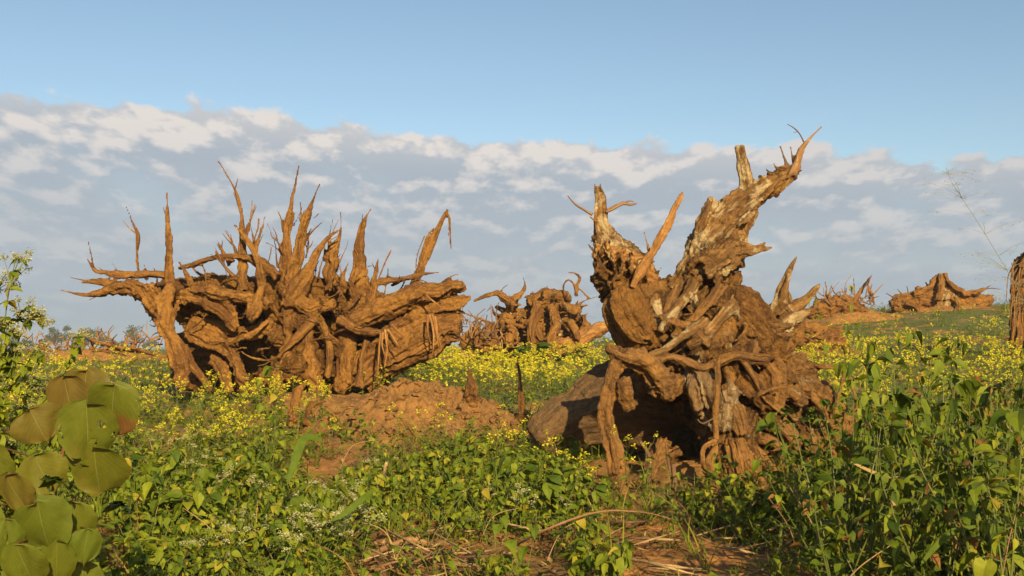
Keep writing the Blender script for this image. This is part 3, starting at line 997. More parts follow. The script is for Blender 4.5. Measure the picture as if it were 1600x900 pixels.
    for tb in T.L:
        if tb['part'] != 'root' or tb['r'][-1] > .022 or len(tb['p']) < 3:
            continue
        P_, R_ = resample(tb['p'], tb['r'], .08)
        P_ = P_[R_ > .028]
        if len(P_) < 4:
            continue
        for _ in range(rf.choice((1, 2, 3))):
            k_ = int(len(P_) * rf.uniform(.35, .97))
            k_ = min(max(k_, 1), len(P_) - 2)
            d_ = P_[k_ + 1] - P_[k_ - 1]
            d_ = d_ / (np.linalg.norm(d_) + 1e-9)
            d_ = d_ + np.array((rf.uniform(-.7, .7), rf.uniform(-.5, .2), rf.uniform(-.4, .4)))
            l_ = rf.uniform(.08, .30)
            q_ = P_[k_]
            stick('rootlet', [q_, q_ + d_ * l_ * .5 + np.array((rf.uniform(-.02, .02), 0, rf.uniform(-.02, .02))), q_ + d_ * l_], [.014, .009, .004], rf.choice((M_ROOT, M_ROOT, M_TWIG, M_SPLIT)), st, rf.randrange(99), 4, rough=0, flute=0)
    # torn pale rootlets hanging from the broken ends
    for i, (x0, y0, x1, y1, dd) in enumerate([(598, 520, 602, 560, -.75), (602, 515, 610, 566, -.75), (606, 515, 625, 545, -.75), (612, 508, 632, 528, -.75), (595, 520, 590, 590, -.75),
                                              (672, 492, 676, 555, -.65), (676, 492, 686, 545, -.65), (680, 495, 690, 548, -.65), (668, 492, 672, 535, -.65), (604, 522, 600, 575, -.75), (666, 462, 690, 480, -.7)]):
        p = [at(x0, y0, D + dd), at((x0 + x1) / 2 + rr.uniform(-4, 4), (y0 + y1) / 2, D + dd - .1), at(x1, y1, D + dd - .05)]
        stick('rootlet', p, [.022, .016, .006], M_SPLIT, st, i)
    for i, (x0, y0, dx, dy) in enumerate([(243, 497, -9, 6), (242, 510, -8, -3), (246, 520, -10, 8), (250, 530, -9, 4), (254, 538, -12, 2)]):
        stick('rootlet', [at(x0, y0, D), at(x0 + dx * .6, y0 + dy * .3, D - .1), at(x0 + dx, y0 + dy, D - .1)], [.012, .009, .004], M_TWIG, st, i)
    return st


left_stump()


# ------------------------------------------------------------------ the tall forked stump (right)
def right_stump():
    D = 11.2
    T = Tubes(D)
    K, Bm, S, E = M_BARK, M_BBODY, M_SPLIT, M_BROOT

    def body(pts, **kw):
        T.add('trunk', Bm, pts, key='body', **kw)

    body([(975, 440, .35, 44), (1000, 480, .3, 54), (1030, 520, .3, 66), (1060, 560, .3, 80)], wild=.8)
    body([(1128, 440, .3, 36), (1120, 480, .25, 55), (1105, 520, .2, 72), (1110, 560, .2, 80)])
    body([(1055, 475, .35, 30), (1065, 500, .25, 50), (1085, 535, .3, 64)])
    body([(1100, 560, .45, 84), (1140, 620, .3, 72), (1165, 680, .3, 64), (1172, 770, .35, 60)])
    body([(1170, 520, .4, 40), (1205, 530, .4, 40), (1235, 510, .5, 32)])
    T.add('soil_clump', M_RBODY, [(1150, 470, .0, 26), (1170, 500, -.05, 34), (1185, 530, -.02, 36), (1200, 556, .05, 26)], wild=.6)
    T.add('soil_clump', M_RBODY, [(1160, 590, -.2, 24), (1180, 606, -.25, 30), (1190, 630, -.2, 24)], wild=.6)
    T.add('soil_clump', M_RBODY, [(975, 465, .0, 28), (985, 495, -.06, 36), (1000, 525, -.05, 34)], wild=.7)
    body([(1180, 590, .2, 60), (1225, 610, .3, 52), (1270, 635, .4, 42), (1290, 690, .5, 40)])
    body([(1020, 560, 1.2, 60), (1050, 640, 1.5, 70), (1080, 720, 1.5, 70)])
    T.add('bark_patch', M_PALE, [(1085, 575, -.3, 20), (1096, 600, -.38, 25), (1104, 628, -.38, 27), (1116, 655, -.3, 20)], sq=(1.0, .8), wob=.15)
    T.add('bark_patch', M_PALE, [(1132, 600, -.25, 14), (1138, 622, -.36, 20), (1136, 650, -.36, 20), (1132, 672, -.3, 12)], sq=(1, .8), wob=.2)
    body([(1150, 660, -.1, 40), (1148, 710, -.2, 34), (1155, 765, -.25, 34)])
    # the felled butt lying away to the left behind
    T.add('log', M_LOG, [(1045, 630, 1.1, 62), (1000, 630, .95, 72), (950, 636, .88, 60), (905, 656, .82, 49), (868, 676, .78, 38), (840, 694, .75, 28)], wob=.05, wild=.25)
    # left broken trunk
    T.add('broken_trunk', K, [(985, 450, .3, 42), (965, 415, .3, 42), (950, 388, .3, 28), (940, 360, .3, 17), (936, 330, .3, 12.5), (936, 308, .3, 11), (934, 292, .3, 8)], wob=.12)
    T.add('broken_trunk', K, [(1000, 440, .35, 30), (985, 415, .35, 24), (965, 390, .3, 18), (948, 365, .3, 10)], wob=.2)
    for (x0, y0, x1, y1, r0, dd) in [(940, 300, 938, 286, 4, .28), (931, 302, 929, 287, 4, .28), (930, 345, 921, 338, 3, .2), (940, 410, 919, 381, 7, .15), (938, 395, 923, 375, 5, .2),
                                     (945, 420, 925, 395, 8, .15), (960, 385, 975, 396, 5, .1), (968, 405, 990, 386, 4, .15), (985, 415, 1003, 395, 5, .15), (975, 400, 960, 378, 4, .1),
                                     (1018, 440, 1034, 418, 5, .1), (1005, 430, 1008, 400, 5, .1), (965, 425, 957, 396, 5, .05), (1030, 446, 1046, 428, 4, .2), (950, 395, 948, 372, 5, .05)]:
        T.add('splinter', S, [(x0 + (x0 - x1) * .6, y0 + (y0 - y1) * .6, dd + .05, r0), (x0, y0, dd, r0), ((x0 + x1) / 2, (y0 + y1) / 2, dd - .02, r0 * .6), (x1, y1, dd, 1.3)], wob=.15)
    # long torn slab standing up from the V
    T.add('splinter', S, [(988, 450, -.2, 8), (1003, 422, -.2, 9.5), (1022, 390, -.18, 9.5), (1040, 355, -.15, 8.5), (1056, 323, -.13, 7), (1066, 302, -.12, 4), (1071, 289, -.12, 1.4)], wob=.08, sq=(1.0, .5))
    T.add('splinter', S, [(1018, 410, -.05, 5), (1013, 388, -.05, 3.4), (1006, 360, -.05, 1.2)], wob=.1)
    T.add('trunk', Bm, [(960, 432, .3, 36), (980, 432, .3, 40), (1005, 448, .35, 34), (1040, 475, .35, 32)], key='body')
    T.add('broken_trunk', S, [(940, 392, .15, 16), (962, 400, .12, 20), (985, 414, .1, 20), (1005, 430, .1, 17), (1022, 444, .12, 12)], wob=.4)
    T.add('root', K, [(1025, 452, .1, 13), (1022, 470, 0, 14), (1032, 495, -.1, 14), (1060, 520, -.15, 13)])
    # right limb
    T.add('limb', K, [(1052, 475, .25, 32), (1072, 440, .2, 27), (1092, 408, .15, 27), (1110, 378, .15, 30), (1127, 350, .15, 33), (1143, 333, .15, 29), (1162, 314, .15, 20), (1187, 295, .15, 16), (1212, 281, .15, 15), (1240, 268, .15, 13)], wob=.15)
    T.add('limb', K, [(1095, 395, .1, 14), (1098, 355, .06, 15), (1106, 330, .06, 15), (1112, 316, .08, 10), (1106, 308, .08, 3)], wob=.1)
    T.add('limb', K, [(1140, 410, .2, 24), (1152, 382, .22, 16), (1160, 355, .22, 14), (1167, 335, .22, 14), (1172, 315, .2, 14)], wob=.2)
    T.add('limb', K, [(1168, 308, .15, 13), (1165, 285, .13, 12), (1162, 258, .12, 11), (1158, 238, .12, 10), (1156, 228, .12, 9)], wob=.15)
    for (x0, y0, x1, y1, r0, dd) in [(1152, 240, 1150, 228, 4, .12), (1160, 240, 1163, 226, 4, .1), (1230, 262, 1219, 228, 4, .12), (1240, 258, 1235, 229, 4, .15), (1240, 272, 1255, 266, 7, .1),
                                     (1235, 268, 1253, 274, 5, .15), (1205, 272, 1196, 264, 4, .1), (1215, 268, 1208, 255, 3.4, .1), (1222, 262, 1210, 262, 4, .08), (1190, 285, 1186, 272, 4, .12)]:
        T.add('splinter', M_TWIG if y1 < 232 and x1 > 1200 else K, [(x0 + (x0 - x1) * .4, y0 + (y0 - y1) * .4, dd + .04, r0), (x0, y0, dd, r0), ((x0 + x1) / 2, (y0 + y1) / 2, dd, r0 * .65), (x1, y1, dd, 1.2)], wob=.15)
    T.add('splinter', M_STICK, [(1236, 275, .1, 9), (1244, 258, .1, 6.5), (1250, 236, .1, 5), (1262, 220, .1, 3.6), (1274, 207, .1, 2.2), (1285, 197, .1, 1.1)], wob=.05)
    T.add('limb', K, [(1105, 420, 0, 26), (1130, 405, -.05, 22), (1158, 394, -.08, 14), (1180, 391, -.08, 9), (1195, 390, -.08, 6), (1208, 386, -.08, 1.6)])
    T.add('splinter', K, [(1180, 391, -.08, 6), (1190, 383, -.08, 3.5), (1197, 379, -.08, 1.2)])
    T.add('splinter', K, [(1150, 405, -.05, 6), (1158, 412, -.05, 4), (1160, 418, -.05, 1.4)])
    # ridges running down the front of the trunk
    for pts in ([(1092, 430, 0, 12), (1075, 460, -.12, 12), (1050, 490, -.2, 10), (1030, 520, -.2, 8)], [(1130, 440, -.1, 12), (1110, 470, -.2, 12), (1080, 500, -.28, 11), (1050, 530, -.3, 8)],
                [(1150, 460, -.05, 12), (1135, 490, -.25, 13), (1110, 520, -.35, 11), (1075, 545, -.4, 9)], [(1058, 452, .05, 10), (1044, 480, -.1, 11), (1045, 510, -.2, 10)],
                [(1100, 500, -.3, 9), (1075, 520, -.4, 9), (1040, 545, -.45, 8), (1010, 560, -.45, 7)], [(1160, 490, 0, 16), (1170, 520, -.1, 16), (1165, 550, -.2, 14)],
                [(1075, 440, 0, 8), (1085, 470, -.15, 8), (1095, 500, -.28, 7)], [(1010, 480, -.05, 8), (1040, 500, -.2, 8), (1080, 512, -.35, 8), (1110, 540, -.4, 8)]):
        T.add('root', (K, E)[len(T.L) % 2], pts)
    # right-hand snags
    T.add('root', K, [(1160, 540, .2, 22), (1187, 500, .3, 18), (1212, 480, .3, 15), (1222, 455, .3, 12), (1230, 432, .3, 9), (1238, 414, .3, 5), (1246, 400, .3, 1.4)], wob=.2)
    T.add('root', K, [(1215, 495, .3, 14), (1238, 482, .3, 12), (1258, 470, .3, 9), (1271, 457, .3, 7.5), (1278, 449, .3, 6), (1282, 442, .3, 2)], wob=.2)
    T.add('root', K, [(1228, 455, .3, 7), (1234, 462, .25, 6), (1236, 470, .25, 3)])
    T.add('root', K, [(1200, 520, .1, 16), (1230, 500, .15, 13), (1255, 490, .2, 9), (1268, 484, .2, 3)])
    # elbow root and the post under it
    T.add('root', E, [(1060, 600, -.2, 20), (1035, 598, -.55, 23), (1015, 575, -.62, 22), (985, 560, -.68, 18), (962, 550, -.7, 14), (945, 543, -.7, 7)], wob=.15)
    T.add('root', E, [(972, 548, -.7, 15), (960, 575, -.68, 13), (952, 610, -.66, 13), (948, 655, -.64, 14.5), (958, 700, -.66, 14), (965, 735, -.7, 13), (973, 790, -.75, 13)], wob=.12)
    T.add('root', E, [(975, 590, -.8, 8), (978, 620, -.7, 12), (985, 640, -.6, 9)])
    T.add('root', E, [(1000, 590, -.2, 14), (1024, 572, -.48, 11), (1050, 560, -.5, 8), (1072, 566, -.48, 9), (1100, 577, -.5, 7.5), (1125, 562, -.46, 10), (1160, 555, -.4, 8), (1200, 562, -.3, 12)], wob=.9)
    T.add('root', E, [(1120, 562, -.5, 7), (1121, 611, -.58, 5.5), (1118, 650, -.6, 5.5), (1118, 695, -.6, 5), (1109, 718, -.64, 8), (1112, 740, -.66, 9), (1117, 775, -.66, 9)], wob=.3, sq=(1, 1))
    T.add('root', E, [(1118, 690, -.62, 5), (1100, 700, -.66, 4), (1098, 725, -.68, 4), (1106, 735, -.68, 3)])
    T.add('root', E, [(1160, 560, -.35, 10), (1180, 590, -.4, 8), (1195, 625, -.35, 6), (1230, 650, -.2, 5)])
    T.add('root', E, [(1200, 570, -.2, 18), (1212, 600, -.25, 15), (1210, 640, -.2, 12), (1195, 670, -.15, 10)])
    T.add('root', E, [(1215, 575, -.05, 15), (1245, 600, 0, 12), (1272, 625, 0, 9), (1290, 650, .05, 6)])
    T.add('root', E, [(1235, 590, .3, 9), (1256, 579, .2, 8), (1290, 572, .15, 6.5), (1320, 584, .1, 5.5), (1335, 608, .05, 4.5), (1341, 650, 0, 3.5)])
    T.add('root', E, [(1318, 590, .1, 5), (1312, 612, .1, 5), (1305, 650, .1, 4.5)])
    T.add('root', E, [(1260, 600, .3, 10), (1290, 620, .25, 8), (1325, 640, .2, 5)])
    # foot of the stump: splayed roots
    for pts in ([(1150, 690, -.3, 22), (1165, 725, -.4, 16), (1190, 750, -.5, 10), (1215, 768, -.5, 6)], [(1140, 690, -.35, 16), (1150, 730, -.45, 14), (1165, 775, -.55, 10)],
                [(1165, 690, -.2, 14), (1190, 715, -.25, 10), (1215, 740, -.25, 7), (1240, 755, -.3, 5)], [(1180, 680, -.1, 12), (1210, 690, -.15, 9), (1235, 715, -.2, 6)],
                [(1160, 715, -.4, 6), (1180, 735, -.52, 5), (1200, 765, -.58, 4)], [(1190, 640, -.05, 18), (1225, 665, -.1, 14), (1250, 700, -.1, 10)],
                [(1040, 700, .2, 26), (1020, 730, 0, 20), (1010, 770, -.1, 16)], [(1130, 610, -.35, 14), (1150, 640, -.4, 12), (1160, 680, -.4, 10)]):
        T.add('root', E, pts)
    rr = random.Random(5)
    for i in range(7):
        x, y = rr.uniform(1030, 1260), rr.uniform(500, 690)
        if x < 1090 and y > 610:
            continue
        a = rr.uniform(0, 6.28)
        l = rr.uniform(30, 75)
        d0 = -.35 if x < 1180 else -.1
        r0 = rr.uniform(3, 7)
        T.add('root', E, [(x, y, d0 + .25, r0), (x + l * .4 * math.cos(a), y + l * .3 * math.sin(a), d0 - .05, r0 * .9),
                          (x + l * .75 * math.cos(a + .4), y + l * .6 * math.sin(a + .4), d0 - .12, r0 * .6), (x + l * math.cos(a + .6), y + l * .8 * math.sin(a + .6), d0 - .1, 1.5)])
    # shreds of torn wood over the broken crown and the limb
    for i in range(46):
        x, y = rr.uniform(930, 1018), 0
        y = 392 + (x - 930) * .42 + rr.uniform(-12, 28)
        a = rr.uniform(-2.3, -.7)
        l = rr.uniform(10, 30)
        dd = rr.uniform(-.12, .1)
        T.add('splinter', (S, S, K)[i % 3], sq=(1.3, .45), pts=[(x - l * .8 * math.cos(a), y - l * .8 * math.sin(a), dd + .1, 4), (x, y, dd, rr.uniform(2.5, 5)), (x + l * .5 * math.cos(a), y + l * .5 * math.sin(a), dd - .05, 2.4), (x + l * math.cos(a + .2), y + l * math.sin(a + .2), dd - .06, 1.1)], wob=.1)
    for i in range(22):
        t_ = rr.random()
        x, y = 1084 + 146 * t_, 402 - 123 * t_ + rr.uniform(-5, 14)
        a = -.75 + rr.uniform(-.25, .25)
        l = rr.uniform(14, 34)
        T.add('bark_shred', (K, M_PALE, E)[i % 3], sq=(1.4, .4), pts=[(x - l * math.cos(a), y - l * math.sin(a), -.02, 4), (x, y, -.09, rr.uniform(3, 6)), (x + l * .7 * math.cos(a), y + l * .7 * math.sin(a), -.07, 2.5), (x + l * math.cos(a), y + l * math.sin(a), -.05, 1.2)], wob=.2)
    b = at(1080, 760, D)
    b[2] = gz(b[0], D)
    st = build_stump('uprooted_stump', b, T.L, 0.016, 'tall forked uprooted stump with pale bark and a torn upright slab, right of centre', seed=8)
    tw = [([(926, 336), (915, 329), (900, 320), (887, 306)], .3, (2.2, 1.8, 1.5, .8)), ([(946, 331), (958, 326), (974, 318), (985, 320), (995, 318)], .25, (2, 2.2, 2.4, 2, 1)),
          ([(948, 328), (960, 321), (975, 315)], .25, (1.2, 1, .8)), ([(974, 318), (982, 314), (990, 315)], .25, (1.5, 1, .7)),
          ([(1256, 222), (1250, 210), (1242, 201), (1230, 194)], .1, (1.2, 1.1, .9, .5)), ([(1246, 206), (1240, 207)], .1, (.7, .4)),
          ([(1040, 690), (1047, 740)], -.6, (1.6, 2)), ([(1090, 655), (1098, 662), (1118, 652)], -.75, (.9, 1.3, .9)), ([(1000, 690), (1015, 715), (1012, 760)], -.75, (2.2, 3, 3.4)),
          ([(1052, 725), (1054, 775)], -.9, (3.5, 5)), ([(1230, 480), (1245, 492), (1262, 498)], .2, (1.2, 1, .6))]
    for i, (pp, dd, rs) in enumerate(tw):
        stick('twig', [at(x, y, D + dd) for x, y in pp], [r * D / FPX for r in rs], M_STICK if i < 4 else M_TWIG, st, i, 6)
    return st


right_stump()


# ------------------------------------------------------------------ smaller stumps and root piles farther off
def middle_stump():
    D = 30.0
    T = Tubes(D)
    R, Bm = M_ROOT, M_ROOT

    def body(pts):
        T.add('root_mass', Bm, pts, key='body')
    body([(785, 522, .5, 16), (815, 508, .5, 24), (849, 500, .4, 32), (880, 504, .5, 26), (908, 516, .6, 18)])
    body([(800, 535, .2, 28), (850, 530, .1, 36), (900, 530, .3, 26)])
    body([(832, 470, 0, 12), (855, 466, 0, 15), (880, 466, 0, 13)])
    T.add('root', R, [(772, 505, -.3, 8), (768, 525, -.4, 12), (770, 550, -.4, 13)])
    T.add('log', M_SPLIT, [(870, 545, -.5, 13), (885, 538, -.6, 14), (913, 525, -.7, 13), (935, 514, -.7, 11), (950, 508, -.7, 7)])
    for pts in ([(740, 471, -.4, 3), (759, 462, -.4, 5), (777, 457, -.4, 6.5), (793, 469, -.4, 8), (808, 490, -.3, 10)], [(796, 472, -.4, 7), (808, 465, -.4, 6), (816, 456, -.4, 4), (820, 445, -.4, 3), (817, 432, -.4, 1.8)],
                [(783, 457, -.4, 2), (786, 450, -.4, 1.6), (795, 444, -.4, 1.2)], [(886, 470, -.3, 5), (882, 458, -.3, 3), (881, 445, -.3, 2.6), (889, 437, -.3, 2.8), (897, 445, -.3, 3.4), (902, 463, -.3, 4)],
                [(900, 462, -.3, 4), (902, 446, -.3, 3), (906, 434, -.3, 2.8), (898, 427, -.3, 2.4), (888, 426, -.3, 1.6)], [(898, 444, -.3, 2.4), (910, 455, -.3, 2.6), (921, 467, -.3, 3)],
                [(898, 484, -.3, 5), (910, 472, -.3, 3), (922, 467, -.3, 2.2), (933, 463, -.3, 1.6), (941, 455, -.3, 1.1)], [(905, 505, -.2, 3), (915, 496, -.2, 2.4), (922, 494, -.2, 2), (930, 497, -.2, 1.2)],
                [(830, 470, 0, 7), (826, 462, 0, 4), (818, 466, 0, 1.6)], [(836, 470, 0, 6), (834, 462, 0, 3), (831, 455, 0, 1.3)], [(862, 462, 0, 6), (864, 455, 0, 3), (861, 450, 0, 1.2)],
                [(840, 475, -.4, 8), (835, 495, -.8, 7), (830, 520, -1.0, 8), (838, 545, -1.0, 8)], [(860, 480, -.5, 8), (868, 505, -.9, 8), (862, 530, -1.1, 9), (860, 550, -1.1, 8)],
                [(815, 500, -.6, 7), (835, 512, -.9, 7), (848, 530, -1.1, 7)], [(872, 478, -.5, 9), (890, 480, -.6, 8), (905, 488, -.4, 5)], [(790, 490, -.3, 8), (800, 510, -.6, 9), (795, 540, -.7, 9)],
                [(745, 495, -.1, 2), (765, 506, -.2, 4), (790, 512, -.3, 6)], [(773, 480, .2, 4), (785, 483, .2, 6), (800, 494, .1, 7)], [(880, 500, -.5, 8), (895, 510, -.8, 7), (900, 530, -.9, 6)]):
        T.add('root', R, pts)
    rr = random.Random(14)
    for i in range(46):
        x, y = rr.uniform(775, 915), rr.uniform(462, 540)
        a = rr.uniform(-3.0, -.2) if y < 490 else rr.uniform(0, 6.28)
        l = rr.uniform(12, 30)
        dd = rr.uniform(-1.0, -.2)
        T.add('root', (R, M_BARK)[i % 2], [(x, y, dd + .5, 4.5), (x + l * .5 * math.cos(a), y + l * .5 * math.sin(a), dd, rr.uniform(2, 4)), (x + l * math.cos(a + .4), y + l * math.sin(a + .4), dd - .1, 1.2)])
    b = at(850, 550, D)
    b[2] = gz(b[0], D)
    st = build_stump('uprooted_stump', b, T.L, 0.03, 'smaller distant stump with curling roots between the two big stumps', seed=31)
    rr = random.Random(8)
    for i in range(14):
        x, y = rr.uniform(775, 800), rr.uniform(508, 535)
        stick('rootlet', [at(x, y, D - .6), at(x + rr.uniform(-6, 8), y + 8, D - .8), at(x + rr.uniform(-4, 4), y + 20, D - .8)], [.02, .018, .012], M_SPLIT, st, i, 5)


middle_stump()


def hill_stump():
    D = 42.0
    T = Tubes(D)
    K, Bm = M_ROOT, M_ROOT
    T.add('root_mass', Bm, [(1395, 473, 0, 9), (1425, 469, 0, 15), (1462, 465, 0, 21), (1500, 470, 0, 17), (1532, 474, .2, 11)], key='body')
    T.add('root_mass', Bm, [(1400, 484, 0, 9), (1460, 482, 0, 14), (1530, 482, 0, 11)], key='body')
    T.add('broken_trunk', M_BARK, [(1474, 470, 0, 24), (1473, 455, 0, 15), (1472, 442, 0, 12), (1472, 433, 0, 10), (1472, 427, 0, 7)], wob=.1)
    for pts in ([(1476, 428, -.2, 4), (1482, 440, -.3, 5), (1489, 449, -.4, 6), (1507, 458, -.4, 7), (1525, 456, -.3, 6), (1540, 451, -.3, 2)], [(1466, 430, -.2, 4), (1458, 442, -.3, 5), (1450, 452, -.3, 6), (1427, 461, -.3, 6)],
                [(1471, 430, -.4, 4), (1470, 448, -.6, 4.5), (1466, 470, -.7, 6)], [(1510, 470, 0, 8), (1532, 470, -.1, 8), (1551, 465, -.1, 6)], [(1415, 475, -.3, 7), (1430, 478, -.5, 6), (1436, 490, -.6, 5)],
                [(1490, 465, -.5, 6), (1497, 476, -.7, 6), (1492, 488, -.7, 5)], [(1425, 462, 0, 6), (1412, 463, 0, 5), (1396, 468, 0, 4)], [(1440, 455, 0, 5), (1435, 451, 0, 3), (1432, 447, 0, 1.5)],
                [(1452, 448, 0, 4), (1448, 444, 0, 2.5), (1446, 440, 0, 1.2)], [(1530, 478, -.1, 7), (1548, 472, -.1, 6), (1552, 466, -.1, 3)]):
        T.add('root', K, pts)
    b = at(1470, 488, D)
    b[2] = gz(b[0], D)
    st = build_stump('uprooted_stump', b, T.L, 0.04, 'broad low stump with a pointed peak lying on the grassy rise at right', seed=41)
    for i, (a, c) in enumerate([((1538, 451), (1563, 452)), ((1420, 462), (1417, 447)), ((1398, 468), (1384, 458)), ((1394, 470), (1386, 478)), ((1410, 462), (1402, 452)), ((1540, 452), (1548, 446))]):
        stick('twig', [at(*a, D), at((a[0] + c[0]) / 2, (a[1] + c[1]) / 2 - 1, D), at(*c, D)], [.03, .022, .01], M_TWIG, st, i, 5)


hill_stump()


def brush_pile(name, label, D, lump, sticks, tw, seed, mats=(M_STICK, M_ROOT, M_TWIG), vox=0.04):
    T = Tubes(D)
    for pts in lump:
        T.add('root_mass', M_ROOT, pts, key='body')
    for pts in sticks:
        T.add('root', M_ROOT, pts)
    c = lump[0][len(lump[0]) // 2]
    b = at(c[0], c[1] + 15, D)
    b[2] = gz(b[0], D)
    st = build_stump(name, b, T.L, vox, label, cat='root pile', seed=seed)
    rr = random.Random(seed)
    x0, x1, y0, y1, n, up = tw
    for i in range(n):
        x, y = rr.uniform(x0, x1), rr.uniform(y0, y1)
        a = rr.gauss(-1.57, up)
        l = rr.uniform(10, 34)
        dd = rr.uniform(-.5, .4)
        r = rr.uniform(.8, 1.7) * D / FPX
        p = [at(x, y, D + dd), at(x + l * .5 * math.cos(a) + rr.uniform(-3, 3), y + l * .5 * math.sin(a), D + dd), at(x + l * math.cos(a + .2), y + l * math.sin(a + .2), D + dd + rr.uniform(-.3, .3))]
        stick('twig', p, [r, r * .75, r * .35], rr.choice(mats), st, i, 5)
    return st


brush_pile('root_pile', 'tangle of roots and thin upright twigs on the rise right of the tall stump', 40.0,
           [[(1270, 488, 0, 10), (1300, 476, 0, 18), (1322, 478, 0, 16), (1352, 488, 0, 9)]],
           [[(1335, 478, 0, 5), (1342, 460, 0, 3.6), (1352, 444, 0, 3), (1361, 431, 0, 1.4)], [(1357, 446, 0, 2.4), (1362, 460, 0, 2.6), (1366, 478, 0, 2.6)], [(1334, 434, 0, 2), (1335, 460, 0, 2.2), (1335, 480, 0, 2.6)],
            [(1290, 470, 0, 4), (1291, 452, 0, 2.4), (1289, 440, 0, 1.3)], [(1265, 482, 0, 3), (1285, 478, -.2, 3), (1310, 484, -.2, 3)]],
           (1275, 1372, 458, 482, 40, .7), 51)
brush_pile('root_pile', 'low heap of orange uprooted roots and branches at the far left', 35.0,
           [[(45, 562, 0, 8), (65, 556, 0, 14), (90, 558, 0, 10)], [(110, 560, 0, 9), (160, 556, 0, 13), (215, 558, 0, 12), (255, 560, 0, 10)]],
           [[(127, 513, -.3, 1.6), (138, 524, -.3, 3.4), (153, 535, -.3, 4.4), (189, 543, -.3, 4.6), (225, 548, -.3, 3.6), (245, 556, -.3, 2.5)], [(62, 530, 0, 3), (66, 540, 0, 5), (70, 552, 0, 6)],
            [(205, 545, -.5, 2.4), (208, 538, -.5, 3), (211, 546, -.5, 3)], [(212, 548, -.4, 2.4), (222, 540, -.4, 2), (234, 528, -.4, 1.4)], [(140, 545, -.6, 2.4), (180, 550, -.6, 2.6), (240, 570, -.6, 2.4)],
            [(92, 540, 0, 3), (88, 550, 0, 5), (84, 560, 0, 6)], [(40, 552, -.3, 2), (60, 556, -.3, 3), (85, 552, -.3, 3)]],
           (42, 250, 528, 558, 90, 1.1), 61, (M_ROOT, M_SPLIT, M_STICK))
brush_pile('root_pile', 'dry brown brush heap just left of the distant curly-rooted stump', 28.0,
           [[(728, 540, .2, 12), (748, 532, 0, 17), (768, 540, .1, 14)]],
           [[(742, 540, -.3, 5), (746, 515, -.3, 4), (757, 492, -.3, 2.6), (768, 478, -.3, 1.3)], [(720, 530, 0, 4), (736, 515, 0, 3.4), (752, 506, 0, 2)]],
           (725, 778, 505, 542, 60, .8), 71)
brush_pile('earthy_log', 'short earth-covered log among yellow flowers right of the tall stump', 28.0,
           [[(1258, 542, 0, 12), (1280, 534, -.1, 18), (1305, 532, -.1, 17), (1322, 540, 0, 10)]],
           [[(1245, 512, 0, 5), (1262, 512, 0, 8), (1290, 516, 0, 8), (1318, 514, 0, 5)], [(1233, 541, -.3, 1.6), (1248, 542, -.3, 2), (1262, 543, -.3, 1.6)]],
           (1250, 1320, 522, 540, 8, 1.3), 81, vox=0.03)


def edge_trunk():
    D = 26.0
    T = Tubes(D)
    T.add('trunk', M_RBODY, [(1600, 408, .1, 12), (1601, 430, .1, 20), (1603, 470, .1, 21), (1602, 510, .1, 20), (1602, 570, .1, 22)], key='body', wob=.15)
    T.add('broken_trunk', M_RBODY, [(1601, 425, 0, 14), (1608, 400, 0, 12), (1618, 382, 0, 7), (1622, 372, 0, 2)])
    for i in range(7):
        x = 1583 + i * 6
        T.add('root', M_ROOT, [(x + 4, 430 - i % 3 * 8, -.12 - .05 * (i % 3), 3), (x - 1, 465, -.2, 3.4), (x + 2, 500, -.2, 3), (x - 2 + i % 2 * 5, 545, -.2, 4)])
    b = at(1602, 560, D)
    b[2] = gz(b[0], D)
    st = build_stump('dead_tree', b, T.L, 0.028, 'standing dead trunk shaggy with dry roots, cut by the right edge', cat='dead trunk', seed=91)
    rr = random.Random(4)
    for i in range(46):
        x, y = rr.uniform(1580, 1612), rr.uniform(405, 480)
        l = rr.uniform(20, 70)
        out = rr.uniform(-12, 4)
        stick('rootlet', [at(x, y, D - .3), at(x + out * .7, y + l * .3, D - .38), at(x + out, y + l, D - .35)], [.014, .012, .006], rr.choice((M_ROOT, M_TWIG, M_STICK)), st, i, 5)


edge_trunk()

# two small pegs of torn root in the soil mound
for i, (lab, pts, rs, D, mt) in enumerate([
        ('thin pointed reddish root peg standing right of the soil mound', [(816, 650), (814, 620), (812, 590), (808, 558)], (9, 7, 4.5, 1.3), 14.2, M_RBODY),
        ('short dark pointed peg of earth on the crest of the mound', [(737, 628), (735, 606), (734, 590), (731, 571)], (15, 10, 6, 1.5), 14.4, M_RBODY),
        ('leaning brown root peg below the spiky stump, left of the mound', [(459, 655), (463, 625), (466, 610), (480, 598)], (8, 7, 6.5, 3), 14.6, M_ROOT),
        ('dark bent root stub beside the leaning peg', [(479, 655), (482, 636), (492, 630), (510, 627)], (6, 6, 5, 2.5), 14.4, M_RBODY)]):
    T = Tubes(D)
    T.add('peg', mt, [(x, y, 0, r) for (x, y), r in zip(pts, rs)])
    T.add('foot', mt, [(pts[0][0] - 6, pts[0][1] + 4, 0, rs[0] * .9), (pts[0][0], pts[0][1] + 6, -.05, rs[0] * 1.3), (pts[0][0] + 10, pts[0][1] + 10, -.1, rs[0] * .6)])
    b = at(*pts[0], D)
    build_stump('root_peg', b, T.L, 0.016, lab, cat='root peg', seed=100 + i)

